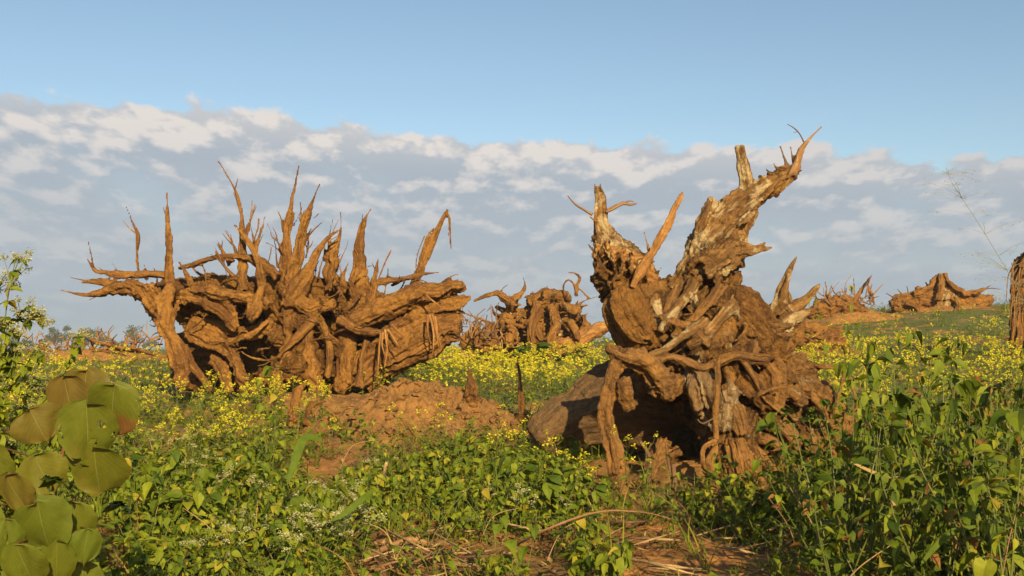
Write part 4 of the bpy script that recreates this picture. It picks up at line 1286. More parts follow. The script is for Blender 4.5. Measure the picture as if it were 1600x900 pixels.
# ------------------------------------------------------------------ sticks on the ground
GROUND_STICKS = [
    ('fallen_branch', 'long thin arched tan twig springing over the bare soil in front of the tall stump', [(800, 856, .1), (837, 835, .25), (894, 811, .36), (942, 799, .4), (1006, 801, .34), (1059, 814, .2)], (1.9, 2.0, 1.9, 1.7, 1.4, .8), M_STICK),
    ('fallen_branch', 'brown branch lying along the bottom edge left of the arched twig', [(690, 887, .02), (744, 874, .03), (800, 863, .03), (826, 855, .03)], (4.5, 4.2, 3.6, 2.5), M_STICK),
    ('fallen_branch', 'thick brown stick running off the bottom edge below the branches', [(722, 880, .02), (760, 888, .02), (800, 901, .02), (840, 915, .02)], (5, 5.5, 5.5, 5), M_STICK),
    ('fallen_branch', 'short brown stick bent over the litter at bottom centre', [(568, 879, .02), (592, 862, .04), (615, 851, .06), (646, 843, .08), (668, 850, .05), (682, 858, .02)], (4, 4.6, 5, 5.4, 5, 3.4), M_STICK),
    ('fallen_branch', 'thin forked stick on bare soil below the arched twig', [(845, 884, .02), (880, 870, .03), (912, 861, .04), (950, 848, .05), (990, 834, .04)], (1.8, 2.2, 2.4, 2.0, 1.2), M_STICK),
    ('fallen_branch', 'small pale stick under the arch of the long twig', [(890, 832, .02), (915, 840, .03), (945, 847, .02)], (1.6, 2.0, 1.5), M_STICK),
    ('fallen_branch', 'thick cut branch lying level right of the broad-leaved plant', [(196, 806, .05), (230, 805, .05), (265, 806, .05), (300, 808, .05), (314, 810, .04)], (6, 6.5, 7, 7.5, 6.5), M_STICK),
    ('fallen_branch', 'stubby brown stick below the thick cut branch at left', [(285, 853, .02), (298, 846, .03), (316, 836, .03)], (5, 5.5, 5), M_STICK),
    ('fallen_branch', 'twisted pale dead stem standing among weeds left of centre', [(604, 722, .38), (600, 735, .3), (597, 750, .2), (602, 783, 0)], (2.2, 3.2, 4, 4.2), M_STRAW),
    ('fallen_branch', 'thin pale vine twisting up through weeds left of the log', [(714, 715, .3), (711, 741, .2), (725, 775, .08), (742, 809, 0)], (1.3, 1.5, 1.6, 1.5), M_STRAW),
    ('fallen_branch', 'short reddish leaning stake at left edge of the mustard', [(249, 740, 0), (257, 710, .12), (265, 692, .2), (277, 680, .25)], (5.5, 5.5, 5, 3), M_ROOT),
    ('fallen_branch', 'fine pale arched twig over weeds beside the reddish stake', [(266, 690, .15), (300, 680, .2), (332, 677, .2), (365, 682, .16), (392, 692, .1)], (1.2, 1.3, 1.3, 1.2, .8), M_STRAW),
    ('fallen_branch', 'stout short stick at bottom edge near the centre left', [(580, 889, .02), (602, 887, .02), (622, 889, .02)], (5, 5.5, 4.5), M_STICK),
    ('fallen_branch', 'thin straight reed leaning before the spiky stump', [(312, 596, .1), (345, 578, .25), (379, 561, .4)], (1.0, 1.0, .7), M_STRAW),
    ('fallen_branch', 'brown stick half sunk in weeds left of the branches at bottom', [(640, 838, .02), (662, 845, .03), (684, 858, .02)], (4, 4.2, 3), M_STICK),
    ('fallen_branch', 'small brown wood chunk in the weeds left of the log', [(738, 690, .02), (750, 705, .03), (764, 722, .02)], (6, 8, 6), M_STICK),
    ('fallen_branch', 'flat brown chip of wood left of the leaning post root', [(845, 752, .03), (860, 750, .03), (874, 752, .03)], (4, 6, 4), M_STICK),
    ('fallen_branch', 'bent brown stick in the weeds right of the bare soil', [(1290, 720, .25), (1300, 745, .2), (1330, 770, .12), (1360, 790, .08)], (2, 2.6, 3, 2.4), M_STICK),
    ('fallen_branch', 'long brown stick slanting through the right-hand weeds', [(1290, 735, .2), (1340, 755, .2), (1390, 775, .15), (1430, 800, .1)], (2, 2.4, 2.4, 1.6), M_STICK),
]
for i, (nm, lab, pts, rs, mt) in enumerate(GROUND_STICKS):
    P = [ground_at(x, y, l) for x, y, l in pts]
    Rr = [r * p[1] / FPX for r, p in zip(rs, P)]
    o = stick(nm, P, Rr, mt, None, i + 200, 8)
    tag(o, lab, 'stick')
rs_ = random.Random(77)
for i in range(60):
    x, y = rs_.uniform(560, 1280), rs_.uniform(810, 905)
    a = rs_.gauss(0.0, .5)
    l = rs_.uniform(30, 130)
    g0, g1, g2 = ground_at(x - l / 2, y + l * .3 * math.sin(a), .05), ground_at(x, y, .11), ground_at(x + l / 2, y - l * .3 * math.sin(a), .07)
    r = rs_.uniform(.8, 2.2) * g1[1] / FPX
    o = stick('dry_twig', [g0, g1, g2], [r, r * 1.1, r * .5], rs_.choice((M_STICK, M_STRAW, M_TWIG, M_STRAW)), None, 300 + i, 5)
    tag(o, 'thin dry twig lying in the litter on bare soil at bottom centre', 'twig', 'thin dry twigs in the litter')


# ------------------------------------------------------------------ plants
def leaf_geo(L, Wd, fold=0.25, droop=0.3, n=4, shape='ovate'):
    """leaf from origin along +Y, face up +Z; returns V, tri F"""
    ts = np.linspace(0, 1, n + 1)
    if shape == 'ovate':
        wd = np.sin(np.pi * ts ** 0.62) ** 0.9
    elif shape == 'delta':
        wd = np.where(ts < 0.22, ts / 0.22, (1 - ts) / 0.78)
        wd = np.clip(wd, 0, 1) ** 0.8
    else:
        wd = np.sin(np.pi * np.clip(ts * 0.93 + 0.05, 0, 1)) ** 0.6
    wd[-1] = 0
    wd[0] = max(wd[0], 0.06) if shape != 'blade' else 0.5
    rows = []
    for t, w_ in zip(ts, wd):
        y = L * t * (1 - 0.18 * droop * t)
        z = -droop * L * t * t * 0.6
        hw = Wd * 0.5 * w_
        rows.append([(-hw, y, z + fold * hw), (0, y, z), (hw, y, z + fold * hw)])
    V = np.array(rows).reshape(-1, 3)
    F = []
    for i in range(n):
        for j in range(2):
            a = i * 3 + j
            if i == n - 1:
                F.append((a, a + 1, 3 * n + 1))
            else:
                F += [(a, a + 1, a + 4), (a, a + 4, a + 3)]
    return V, np.array(F)


def rotm(yaw, pitch, roll):
    cy, sy = math.cos(yaw), math.sin(yaw)
    cp, sp_ = math.cos(pitch), math.sin(pitch)
    cr, sr = math.cos(roll), math.sin(roll)
    Rz = np.array([[cy, -sy, 0], [sy, cy, 0], [0, 0, 1]])
    Rx = np.array([[1, 0, 0], [0, cp, -sp_], [0, sp_, cp]])
    Ry = np.array([[cr, 0, sr], [0, 1, 0], [-sr, 0, cr]])
    return Rz @ Rx @ Ry


class Plant:
    """triangles with a slot per face (0 stem, 1 leaf, 2 flower) and a tint per vertex"""
    def __init__(s):
        s.V, s.F, s.M, s.T, s.n = [], [], [], [], 0

    def add(s, V, F, slot, tint):
        V = np.asarray(V, float)
        s.V.append(V)
        s.F.append(np.asarray(F) + s.n)
        s.M.append(np.full(len(F), slot))
        s.T.append(np.full(len(V), tint) if np.isscalar(tint) else tint)
        s.n += len(V)

    def stem(s, pts, r0, r1, tint=0.5, sides=3):
        P = np.array(pts, float)
        R = np.linspace(r0, r1, len(P))
        V, F, _ = tube_mesh(P, R, sides)
        s.add(V, F[:-2 * sides], 0, tint)

    def leaf(s, p, yaw, pitch, roll, L, Wd, tint, slot=1, **kw):
        V, F = leaf_geo(L, Wd, **kw)
        s.add(V @ rotm(yaw, pitch, roll).T + np.array(p), F, slot, tint)

    def tuft(s, c, rad, n, size, rr, tint=None, slot=2, flat=0.6):
        """cluster of tiny florets: little crossed petals"""
        for _ in range(n):
            d = np.array((rr.gauss(0, 1), rr.gauss(0, 1), rr.gauss(0, 1) * flat))
            d = d / (np.linalg.norm(d) + 1e-6) * rad * rr.random() ** 0.4
            R_ = rotm(rr.uniform(0, 6.28), rr.uniform(-.8, .8), rr.uniform(-.8, .8))
            q = np.array([(-1, -.35, 0), (0, -.15, .25), (1, .35, 0), (.15, 0, .25), (-.35, 1, 0), (.35, -1, 0)]) * size * rr.uniform(.7, 1.2)
            q = np.array([(-1, 0, .2), (0, -1, .2), (1, 0, .2), (0, 1, .2), (0, 0, -.35)]) * size * rr.uniform(.7, 1.2)
            s.add(q @ R_.T + np.array(c) + d, [(0, 1, 4), (1, 2, 4), (2, 3, 4), (3, 0, 4)], slot, rr.random() if tint is None else tint)

    def done(s):
        return np.vstack(s.V), np.vstack(s.F), np.concatenate(s.M), np.concatenate(s.T)


def weed(seed, h, nl, L, spread=0.5, shape='delta', stemr=0.003, stems=3):
    rr = random.Random(seed)
    p = Plant()
    for k in range(stems):
        a = rr.uniform(0, 6.28)
        lean = rr.uniform(.1, spread) * h
        hh = h * rr.uniform(.6, 1.05)
        pts = [(0, 0, -0.02), (lean * .35 * math.cos(a), lean * .35 * math.sin(a), hh * .45), (lean * math.cos(a + .3), lean * math.sin(a + .3), hh * .9), (lean * 1.2 * math.cos(a + .4), lean * 1.2 * math.sin(a + .4), hh)]
        P, _ = resample(pts, [1] * 4, h / 6)
        p.stem(P[::2] if len(P) > 6 else P, stemr, stemr * .4, rr.random())
        m = max(2, nl // stems)
        for i in range(m):
            t = 0.15 + .85 * (i + rr.random()) / m
            q = P[min(len(P) - 1, int(t * (len(P) - 1)))]
            size = L * rr.uniform(.55, 1.15) * (1.1 - .45 * t)
            yaw = rr.uniform(0, 6.28)
            off = rotm(yaw, 0.3, 0) @ np.array((0, size * .35, 0))
            p.leaf(q + off * .8, yaw, rr.uniform(-.75, .45), rr.uniform(-.5, .5), size, size * rr.uniform(.62, .85), min(1, max(0, rr.gauss(.45, .22))),
                   fold=rr.uniform(.1, .5), droop=rr.uniform(.2, .9), n=3, shape=shape)
    return p.done()


def white_weed(seed, h=0.4, L=0.06, heads=9, spread=.7):
    rr = random.Random(seed)
    p = Plant()
    for k in range(4):
        a = rr.uniform(0, 6.28)
        lean = rr.uniform(.2, spread) * h
        hh = h * rr.uniform(.7, 1.05)
        P, _ = resample([(0, 0, -.02), (lean * .4 * math.cos(a), lean * .4 * math.sin(a), hh * .5), (lean * math.cos(a), lean * math.sin(a), hh)], [1] * 3, h / 5)
        p.stem(P, .003, .0015, rr.random())
        for i in range(7):
            q = P[rr.randrange(1, len(P))]
            size = L * rr.uniform(.6, 1.15)
            p.leaf(q, rr.uniform(0, 6.28), rr.uniform(-.7, .4), rr.uniform(-.5, .5), size, size * .75, min(1, max(0, rr.gauss(.5, .2))), fold=.25, droop=rr.uniform(.2, .8), shape='delta')
        for i in range(max(1, heads // 4)):
            c = P[-1] + np.array((rr.uniform(-.06, .06), rr.uniform(-.06, .06), rr.uniform(-.02, .05)))
            p.stem([P[-2], (P[-2] + c) / 2 + np.array((0, 0, .01)), c], .0018, .001, .7)
            p.tuft(c, rr.uniform(.022, .04), 30, .0072, rr, flat=.5)
    return p.done()


def mustard(seed, h=.5, rich=True):
    rr = random.Random(seed)
    p = Plant()
    top = np.array((rr.uniform(-.06, .06), rr.uniform(-.06, .06), h))
    p.stem([(0, 0, -.03), top * .5 + np.array((rr.uniform(-.02, .02), 0, 0)), top], .0035, .0016, rr.random())
    nb = rr.randint(3, 5) if rich else rr.randint(2, 3)
    for k in range(nb):
        t = rr.uniform(.45, .85)
        a = rr.uniform(0, 6.28)
        l = h * rr.uniform(.18, .36)
        tip = top * t + np.array((math.cos(a) * l * .55, math.sin(a) * l * .55, l * .85))
        p.stem([top * t, top * t + (tip - top * t) * .5 + np.array((math.cos(a) * .02, math.sin(a) * .02, 0)), tip], .0022, .0012, rr.random())
        p.tuft(tip, .028 if rich else .036, 7 if rich else 4, .0118 if rich else .0205, rr, flat=.8)
    p.tuft(top, .034 if rich else .04, 9 if rich else 5, .0118 if rich else .02, rr, flat=.9)
    for k in range(9 if rich else 7):
        t = rr.uniform(.05, .75)
        s_ = h * rr.uniform(.14, .30) * (1.1 - .6 * t)
        p.leaf(top * t, rr.uniform(0, 6.28), rr.uniform(-.2, .9), rr.uniform(-.5, .5), s_, s_ * rr.uniform(.25, .42), rr.random(), fold=.3, droop=rr.uniform(.3, 1), n=4 if rich else 2, shape='ovate')
    return p.done()


def grass(seed, h=.3, n=12, wd=.008, spread=.6):
    rr = random.Random(seed)
    p = Plant()
    for k in range(n):
        hh = h * rr.uniform(.5, 1.1)
        p.leaf((rr.uniform(-.04, .04), rr.uniform(-.04, .04), -.01), rr.uniform(0, 6.28), 1.57 - abs(rr.gauss(0, spread)), rr.uniform(-.4, .4), hh, wd * rr.uniform(.7, 1.3),
               min(1, max(0, rr.gauss(.5, .28))), fold=.5, droop=rr.uniform(.4, 1.4), n=4, shape='blade')
    return p.done()


def tile(protos, pos, yaw, scale, tilt=0.18, seed=0, tintj=0.25):
    """many copies of prototype plants joined into one stuff mesh"""
    r = np.random.default_rng(seed)
    pick = r.integers(0, len(protos), len(pos))
    AV, AF, AM, AT, off = [], [], [], [], 0
    for k, (V, F, M, T) in enumerate(protos):
        idx = np.where(pick == k)[0]
        if not len(idx):
            continue
        n = len(idx)
        c, s_ = np.cos(yaw[idx]), np.sin(yaw[idx])
        sc = scale[idx]
        tx, ty = r.normal(0, tilt, n), r.normal(0, tilt, n)
        X_ = (V[None, :, 0] * c[:, None] - V[None, :, 1] * s_[:, None]) + V[None, :, 2] * tx[:, None]
        Y_ = (V[None, :, 0] * s_[:, None] + V[None, :, 1] * c[:, None]) + V[None, :, 2] * ty[:, None]
        Zz = np.repeat(V[None, :, 2], n, 0)
        P = np.stack([X_, Y_, Zz], -1) * sc[:, None, None] + pos[idx][:, None, :]
        AV.append(P.reshape(-1, 3))
        AF.append((F[None] + (np.arange(n) * len(V))[:, None, None]).reshape(-1, 3) + off)
        AM.append(np.tile(M, n))
        AT.append(np.clip(T[None] + r.uniform(-tintj, tintj, n)[:, None], 0, 1).ravel())
        off += n * len(V)
    return np.vstack(AV), np.vstack(AF), np.concatenate(AM), np.concatenate(AT)


def emit(name, data, mats, parent=None, loc=None):
    V, F, M, T = data
    me = raw_mesh(name, V, F, mats, False, midx=M, attrs={'tint': ('FLOAT', T)})
    return link(name, me, parent, loc)


def emit_parts(root, data, mats, names):
    """one child mesh for each slot of the plant"""
    V, F, M, T = data
    out = []
    for s_, (m, nm) in enumerate(zip(mats, names)):
        f = F[M == s_]
        if not len(f):
            continue
        ids, inv = np.unique(f, return_inverse=True)
        me = raw_mesh(nm, V[ids], inv.reshape(-1, 3), m, False, attrs={'tint': ('FLOAT', T[ids])})
        o = link(nm, me, root)
        if nm in ('flowers', 'foliage', 'spikelets'):
            o['kind'] = 'stuff'
        out.append(o)
    return out


def clone(root, loc, yaw, sc, label=None):
    r = root.copy()
    COL.objects.link(r)
    r.location = tuple(float(c) for c in loc)
    r.rotation_euler = (0, 0, yaw)
    r.scale = (sc, sc, sc)
    if label:
        r['label'] = label
    for ch in root.children:
        c = ch.copy()
        COL.objects.link(c)
        c.parent = r
    return r


def project(P):
    d = P - np.array((0, 0, CAM_Z))
    fw = d[:, 1] * CP + d[:, 2] * SP
    up = -d[:, 1] * SP + d[:, 2] * CP
    return 800 + FPX * d[:, 0] / fw, 450 - FPX * up / fw


def area_points(y0, y1, dens, seed, wide=0.56):
    r = np.random.default_rng(seed)
    n = int((y1 - y0) * 2 * wide * (y0 + y1) / 2 * dens)
    y = np.sqrt(r.uniform(y0 ** 2, y1 ** 2, n))
    x = r.uniform(-wide, wide, n) * y
    z = ground_h(x, y)
    return np.stack([x, y, z], 1), r


def poly_in(px, py, x0, y0, x1, y1, soft=0):
    return (px > x0) & (px < x1) & (py > y0) & (py < y1)


# footprints kept clear of plants: under the stumps, on the mound, on bare soil
def clear_mask(P, pad=0.0):
    c1 = at(1110, 700, 11.4)
    c2 = at(470, 600, 18.9)
    c3 = at(665, 640, 14.2)
    e1 = ((P[:, 0] - c1[0]) / (1.25 + pad)) ** 2 + ((P[:, 1] - c1[1]) / (.85 + pad)) ** 2
    e2 = ((P[:, 0] - c2[0]) / (2.7 + pad)) ** 2 + ((P[:, 1] - c2[1]) / (1.3 + pad)) ** 2
    e3 = ((P[:, 0] - c3[0]) / (1.45 + pad)) ** 2 + ((P[:, 1] - c3[1]) / (.95 + pad)) ** 2
    return e1, e2, e3


W_PROTO = [weed(i, .2 + .07 * (i % 5), 15, (.07, .115, .09, .13, .055)[i % 5], shape=('delta', 'ovate')[i % 2]) for i in range(10)]
WW_PROTO = [white_weed(40 + i) for i in range(4)]
MU_RICH = [mustard(60 + i, .5) for i in range(6)]
MU_POOR = [mustard(80 + i, .5, False) for i in range(6)]
GR_PROTO = [grass(100 + i) for i in range(5)]
SM_MATS = [M_STEM, M_LEAF, M_WHI]
MU_MATS = [M_STEM, M_MLEAF, M_YEL]
GR_MATS = [M_STEM, M_GRASS, M_GRASS]


def ground_cover():
    P, r = area_points(4.2, 13.5, 42, 5)
    px, py = project(P)
    e1, e2, e3 = clear_mask(P)
    n = fbm(P * np.array((1.1, 1.1, 0)) + 31, 3, 55)
    dens = 0.48 + 1.5 * n
    bare = (px > 540) & (px < 1290) & (py > 842 - 18 * np.sin(px / 70))
    dens = np.where(bare, np.where((px > 900) & (py > 850), 0.04, 0.15), dens)
    dens = np.where((px > 470) & (px < 860) & (py < 676), dens * .3, dens)
    dens = np.where(px > 1230, dens + .35, dens)
    front = (px > 930) & (px < 1225) & (P[:, 1] > 9.0) & (P[:, 1] < 11.5)
    dens = np.where(front, .10, dens)
    keep = (r.random(len(P)) < dens) & (e1 > 1.0) & (e3 > .8)
    P = P[keep]
    sc = r.uniform(.6, 1.25, len(P)) * np.where(P[:, 1] < 6, .9, 1.0)
    yaw = r.uniform(0, 6.28, len(P))
    # the largest-looking 260 are plants of their own, the rest is one carpet
    vis = (project(P)[0] > 150) & (project(P)[0] < 1600) & (project(P)[1] < 900)
    order = np.argsort(np.where(vis, P[:, 1] / sc, 1e9))[:260]
    own = np.zeros(len(P), bool)
    own[order] = True
    d = tile(W_PROTO, P[~own], yaw[~own], sc[~own], seed=1)
    tag(emit('ground_cover', d, SM_MATS), 'dense carpet of low green leafy weeds across the foreground', 'weeds', kind='stuff')
    mes = [raw_mesh('leafy_weed', V, F, SM_MATS, False, midx=M, attrs={'tint': ('FLOAT', T)}) for V, F, M, T in W_PROTO]
    for k, i in enumerate(np.where(own)[0]):
        o = link('leafy_weed', mes[k % len(mes)], None, P[i])
        o.rotation_euler = (random.gauss(0, .12), random.gauss(0, .12), yaw[i])
        o.scale = (sc[i],) * 3
        tag(o, 'low green weed with pointed leaves in the foreground carpet', 'weed', 'low leafy weeds in the foreground')
    # grass among it
    P, r = area_points(4.2, 16, 9, 6)
    e1, e2, e3 = clear_mask(P)
    px, py = project(P)
    keep = (e1 > 1) & (e3 > .9) & (r.random(len(P)) < np.where((px > 1150), .95, .7))
    P = P[keep]
    d = tile(GR_PROTO, P, r.uniform(0, 6.28, len(P)), r.uniform(.6, 1.4, len(P)), seed=2)
    tag(emit('grass', d, GR_MATS), 'thin green and straw grass blades among the weeds', 'grass', kind='stuff')
    # dead litter
    p = Plant()
    rr = random.Random(9)
    for k in range(10):
        p.leaf((rr.uniform(-.12, .12), rr.uniform(-.12, .12), rr.uniform(.0, .04)), rr.uniform(0, 6.28), rr.uniform(-.2, .3), rr.uniform(-.6, .6), rr.uniform(.06, .28), rr.uniform(.004, .014), rr.random(), fold=.4, droop=rr.uniform(-.3, .3), n=2, shape='blade')
    for k in range(3):
        p.leaf((rr.uniform(-.12, .12), rr.uniform(-.12, .12), .02), rr.uniform(0, 6.28), rr.uniform(-.3, .5), rr.uniform(-.8, .8), rr.uniform(.03, .07), rr.uniform(.02, .04), rr.random(), fold=.6, droop=rr.uniform(-1, 1), n=3)
    lit = [p.done()]
    P, r = area_points(4.5, 14, 34, 7)
    px, py = project(P)
    e1, e2, e3 = clear_mask(P)
    keep = (r.random(len(P)) < np.where((py > 820) & (px > 500) & (px < 1300), .85, .35)) & ~((px > 1010) & (px < 1260) & (py > 868)) & (e1 > .8)
    P = P[keep]
    d = tile(lit, P, r.uniform(0, 6.28, len(P)), r.uniform(.6, 1.3, len(P)), .1, 3)
    tag(emit('dry_litter', d, [M_LITTER] * 3), 'brown dry straw and dead leaves strewn over the soil', 'litter', kind='stuff')
    return


ground_cover()


def mustard_field():
    P, r = area_points(12.2, 46, 14, 21)
    P2, _ = area_points(12.2, 30, 6, 23)
    P = np.vstack([P, P2[(project(P2)[0] < 540) & (P2[:, 1] < 17.8) | (project(P2)[0] > 560) & (P2[:, 1] > 16)]])
    px, py = project(P + np.array((0, 0, .25)))
    e1, e2, e3 = clear_mask(P)
    n = fbm(P * np.array((.5, .5, 0)) + 11, 3, 77)
    ylw = np.zeros(len(P))
    y = P[:, 1]
    ylw = np.where((px < 520) & (y < 17.6), .95, ylw)
    ylw = np.where((px < 110) & (y < 15), .35, ylw)
    ylw = np.where((px < 330) & (y >= 17.6) & (y < 33), np.where(y < 24, .75, .12), ylw)
    ylw = np.where((px > 560) & (px < 1000) & (y > 17) & (y < 29), .95, ylw)
    ylw = np.where((px > 470) & (px < 840) & (y <= 14.5), .14, ylw)
    ylw = np.where((px > 840) & (px < 1240) & (y < 13), .35, ylw)
    ylw = np.where((px >= 1230) & (y < 32), .55, ylw)
    ylw = np.where((px >= 1230) & (y >= 32), .12, ylw)
    ylw = np.where((px >= 1000) & (px < 1230) & (y > 12.8), .5, ylw)
    ylw = ylw * np.clip(.7 + 1.5 * n + .6 * fbm(P * np.array((1.7, 1.7, 0)) + 3, 2, 78), .12, 1.25)
    far_thin = np.clip(22.0 / y, .5, 1)
    keep = (r.random(len(P)) < ylw * far_thin) & (e1 > 1.1) & (e2 > 1.0) & (e3 > .75)
    P, px, py, y = P[keep], px[keep], py[keep], y[keep]
    sc = r.uniform(.65, 1.1, len(P))
    yaw = r.uniform(0, 6.28, len(P))
    infr = (px > -10) & (px < 1610) & (py < 760)
    order = np.argsort(np.where(infr, y / sc, 1e9))[:280]
    own = np.zeros(len(P), bool)
    own[order] = True
    mes = [raw_mesh('mustard_plant', V, F, MU_MATS, False, midx=M, attrs={'tint': ('FLOAT', T)}) for V, F, M, T in MU_RICH]
    for k, i in enumerate(np.where(own)[0]):
        o = link('mustard_plant', mes[k % 6], None, P[i])
        o.rotation_euler = (random.gauss(0, .12), random.gauss(0, .12), yaw[i])
        o.scale = (sc[i],) * 3
        if px[i] < 540:
            lab = 'yellow mustard plant in the field before the spiky left stump'
            g = 'mustard plants before the left stump'
        elif px[i] < 1230:
            lab = 'yellow mustard plant growing around the mound and the lying log'
            g = 'mustard plants in the middle'
        else:
            lab = 'yellow mustard plant in the field right of the tall stump'
            g = 'mustard plants at the right'
        tag(o, lab, 'mustard plant', g)
    rest = ~own
    nearm = rest & (y < 16)
    d = tile(MU_RICH, P[nearm], yaw[nearm], sc[nearm], .12, 4)
    tag(emit('mustard_field', d, MU_MATS), 'nearer part of the yellow flowering mustard field', 'mustard', kind='stuff')
    f = rest & (y >= 16)
    d = tile(MU_POOR, P[f], yaw[f], sc[f], .12, 5)
    tag(emit('mustard_field', d, MU_MATS), 'farther part of the yellow flowering mustard field', 'mustard', kind='stuff')
    # green undergrowth and grass between and on the rise
    P, r = area_points(12.5, 60, 5.5, 22)
    px, py = project(P)
    e1, e2, e3 = clear_mask(P)
    y = P[:, 1]
    dn = np.where(y < 20, .9, np.where(y < 30, .5, .28)) * np.where((px > 1200) & (y > 30), 1.5, 1.0) * np.where((px > 480) & (px < 860) & (y < 16), .25, 1)
    keep = (r.random(len(P)) < dn) & (e1 > 1.1) & (e2 > 1.0) & (e3 > .95)
    P = P[keep]
    tiny = [weed(200 + i, .25, 8, .09, stems=2) for i in range(3)] + [grass(210 + i, .32, 8, .014) for i in range(3)]
    d = tile(tiny, P, r.uniform(0, 6.28, len(P)), r.uniform(.7, 1.5, len(P)), .2, 6)
    tag(emit('undergrowth', d, [M_STEM, M_MLEAF, M_YEL]), 'short green grass and weeds under the mustard and on the rise', 'grass', kind='stuff')


mustard_field()

for j in range(30):
    rj = random.Random(600 + j)
    x_, y_ = (rj.uniform(790, 935), rj.uniform(715, 745)) if j < 16 else (rj.uniform(770, 870), rj.uniform(712, 735))
    g = ground_at(x_, y_)
    if j % 3 == 0:
        rt = empty('mustard_plant', g, 'yellow mustard plant in the strip of grass before the lying log', 'mustard plant', 'mustard plants before the log')
        emit_parts(rt, mustard(620 + j, rj.uniform(.3, .5)), MU_MATS, ('stem', 'foliage', 'flowers'))
    else:
        tag(emit('grass_clump', grass(640 + j, rj.uniform(.3, .5), 16, .01, .45), GR_MATS, None, g), 'green grass clump at the foot of the lying log', 'grass clump', 'grass clumps before the log')

# mustard plants that stand apart in front of the log and the tall stump
for i, (x, y, D, h, lab) in enumerate([
        (848, 690, 10.0, .50, 'yellow mustard plant alone before the left end of the lying log'),
        (882, 690, 9.9, .45, 'small yellow mustard plant before the middle of the lying log'),
        (905, 690, 9.9, .42, 'yellow mustard plant touching the log left of the post root'),
        (985, 720, 9.6, .62, 'yellow mustard plant with the fullest flowers just right of the post root'),
        (1010, 724, 9.6, .58, 'thin yellow mustard plant before the dark hollow of the stump'),
        (935, 742, 9.4, .35, 'low yellow mustard plant at the foot of the post root'),
        (660, 655, 12.0, .55, 'yellow mustard plant on the left slope of the mound'),
        (690, 660, 12.2, .5, 'yellow mustard plant in front of the middle of the mound'),
        (865, 660, 10.6, .5, 'yellow mustard plant leaning over the lying log'),
        (1455, 495, 14.0, 1.0, 'tallest yellow mustard plant rising above the right field'),
        (1518, 498, 15.0, .9, 'tall yellow mustard plant below the low stump on the rise'),
        (780, 690, 11.0, .5, 'yellow mustard plant between the mound and the log')]):
    c = at(x, y, D)
    g = gz(c[0], D)
    rt = empty('mustard_plant', (c[0], D, g), lab, 'mustard plant')
    hh = max(h, min(1.4, c[2] - g + .05)) if h > .8 else h
    emit_parts(rt, mustard(500 + i, hh), MU_MATS, ('stem', 'foliage', 'flowers'))

# white-flowering weeds of the foreground
rw = random.Random(21)
spots = []
for (x0, x1, y0, y1, n) in [(290, 560, 800, 930, 20), (230, 330, 730, 800, 4), (560, 620, 760, 790, 2), (770, 840, 815, 840, 3), (200, 300, 680, 730, 4), (440, 545, 820, 930, 9), (1450, 1600, 760, 900, 4), (0, 60, 600, 720, 4)]:
    for _ in range(n):
        spots.append((rw.uniform(x0, x1), rw.uniform(y0, y1)))
whites = []
for i, pr in enumerate(WW_PROTO):
    rt = empty('white_flowered_weed', (0, 0, 0), 'low creeping weed with fluffy white flower heads in the foreground', 'flowering weed', 'white-flowered weeds in the foreground')
    emit_parts(rt, pr, SM_MATS, ('stem', 'foliage', 'flowers'))
    whites.append(rt)
used = [False] * len(whites)
for k, (x, y) in enumerate(spots):
    g = ground_at(x, y + 10, 0)
    q = whites[k % len(whites)]
    if not used[k % len(whites)]:
        used[k % len(whites)] = True
        q.location = tuple(g)
        q.rotation_euler = (0, 0, rw.uniform(0, 6.28))
        q.scale = (.8,) * 3
    else:
        clone(q, g, rw.uniform(0, 6.28), rw.uniform(.65, 1.0))


# tall leafy weeds and shrubs at the right edge
def tall_weed(seed, h, L):
    rr = random.Random(seed)
    p = Plant()
    for k in range(rr.randint(3, 5)):
        a = rr.uniform(0, 6.28)
        lean = rr.uniform(.1, .45) * h
        hh = h * rr.uniform(.65, 1.05)
        P, _ = resample([(0, 0, -.03), (lean * .3 * math.cos(a), lean * .3 * math.sin(a), hh * .4), (lean * .8 * math.cos(a + .2), lean * .8 * math.sin(a + .2), hh * .8), (lean * math.cos(a + .3), lean * math.sin(a + .3), hh)], [1] * 4, h / 9)
        p.stem(P, .006, .002, rr.random(), 5)
        for i in range(1, len(P)):
            for _ in range(4):
                if rr.random() < .2:
                    continue
                yaw = rr.uniform(0, 6.28)
                sz = L * rr.uniform(.45, 1.25)
                pet = rotm(yaw, .35, 0) @ np.array((0, sz * .5, 0))
                p.stem([P[i], P[i] + pet], .0018, .0012, .5)
                p.leaf(P[i] + pet, yaw, rr.uniform(-1.2, .5), rr.uniform(-.8, .8), sz, sz * rr.uniform(.42, .75), min(1, max(0, rr.gauss(.5, .3))), fold=rr.uniform(.1, .4), droop=rr.uniform(.3, 1.0), n=5, shape='ovate')
    return p.done()


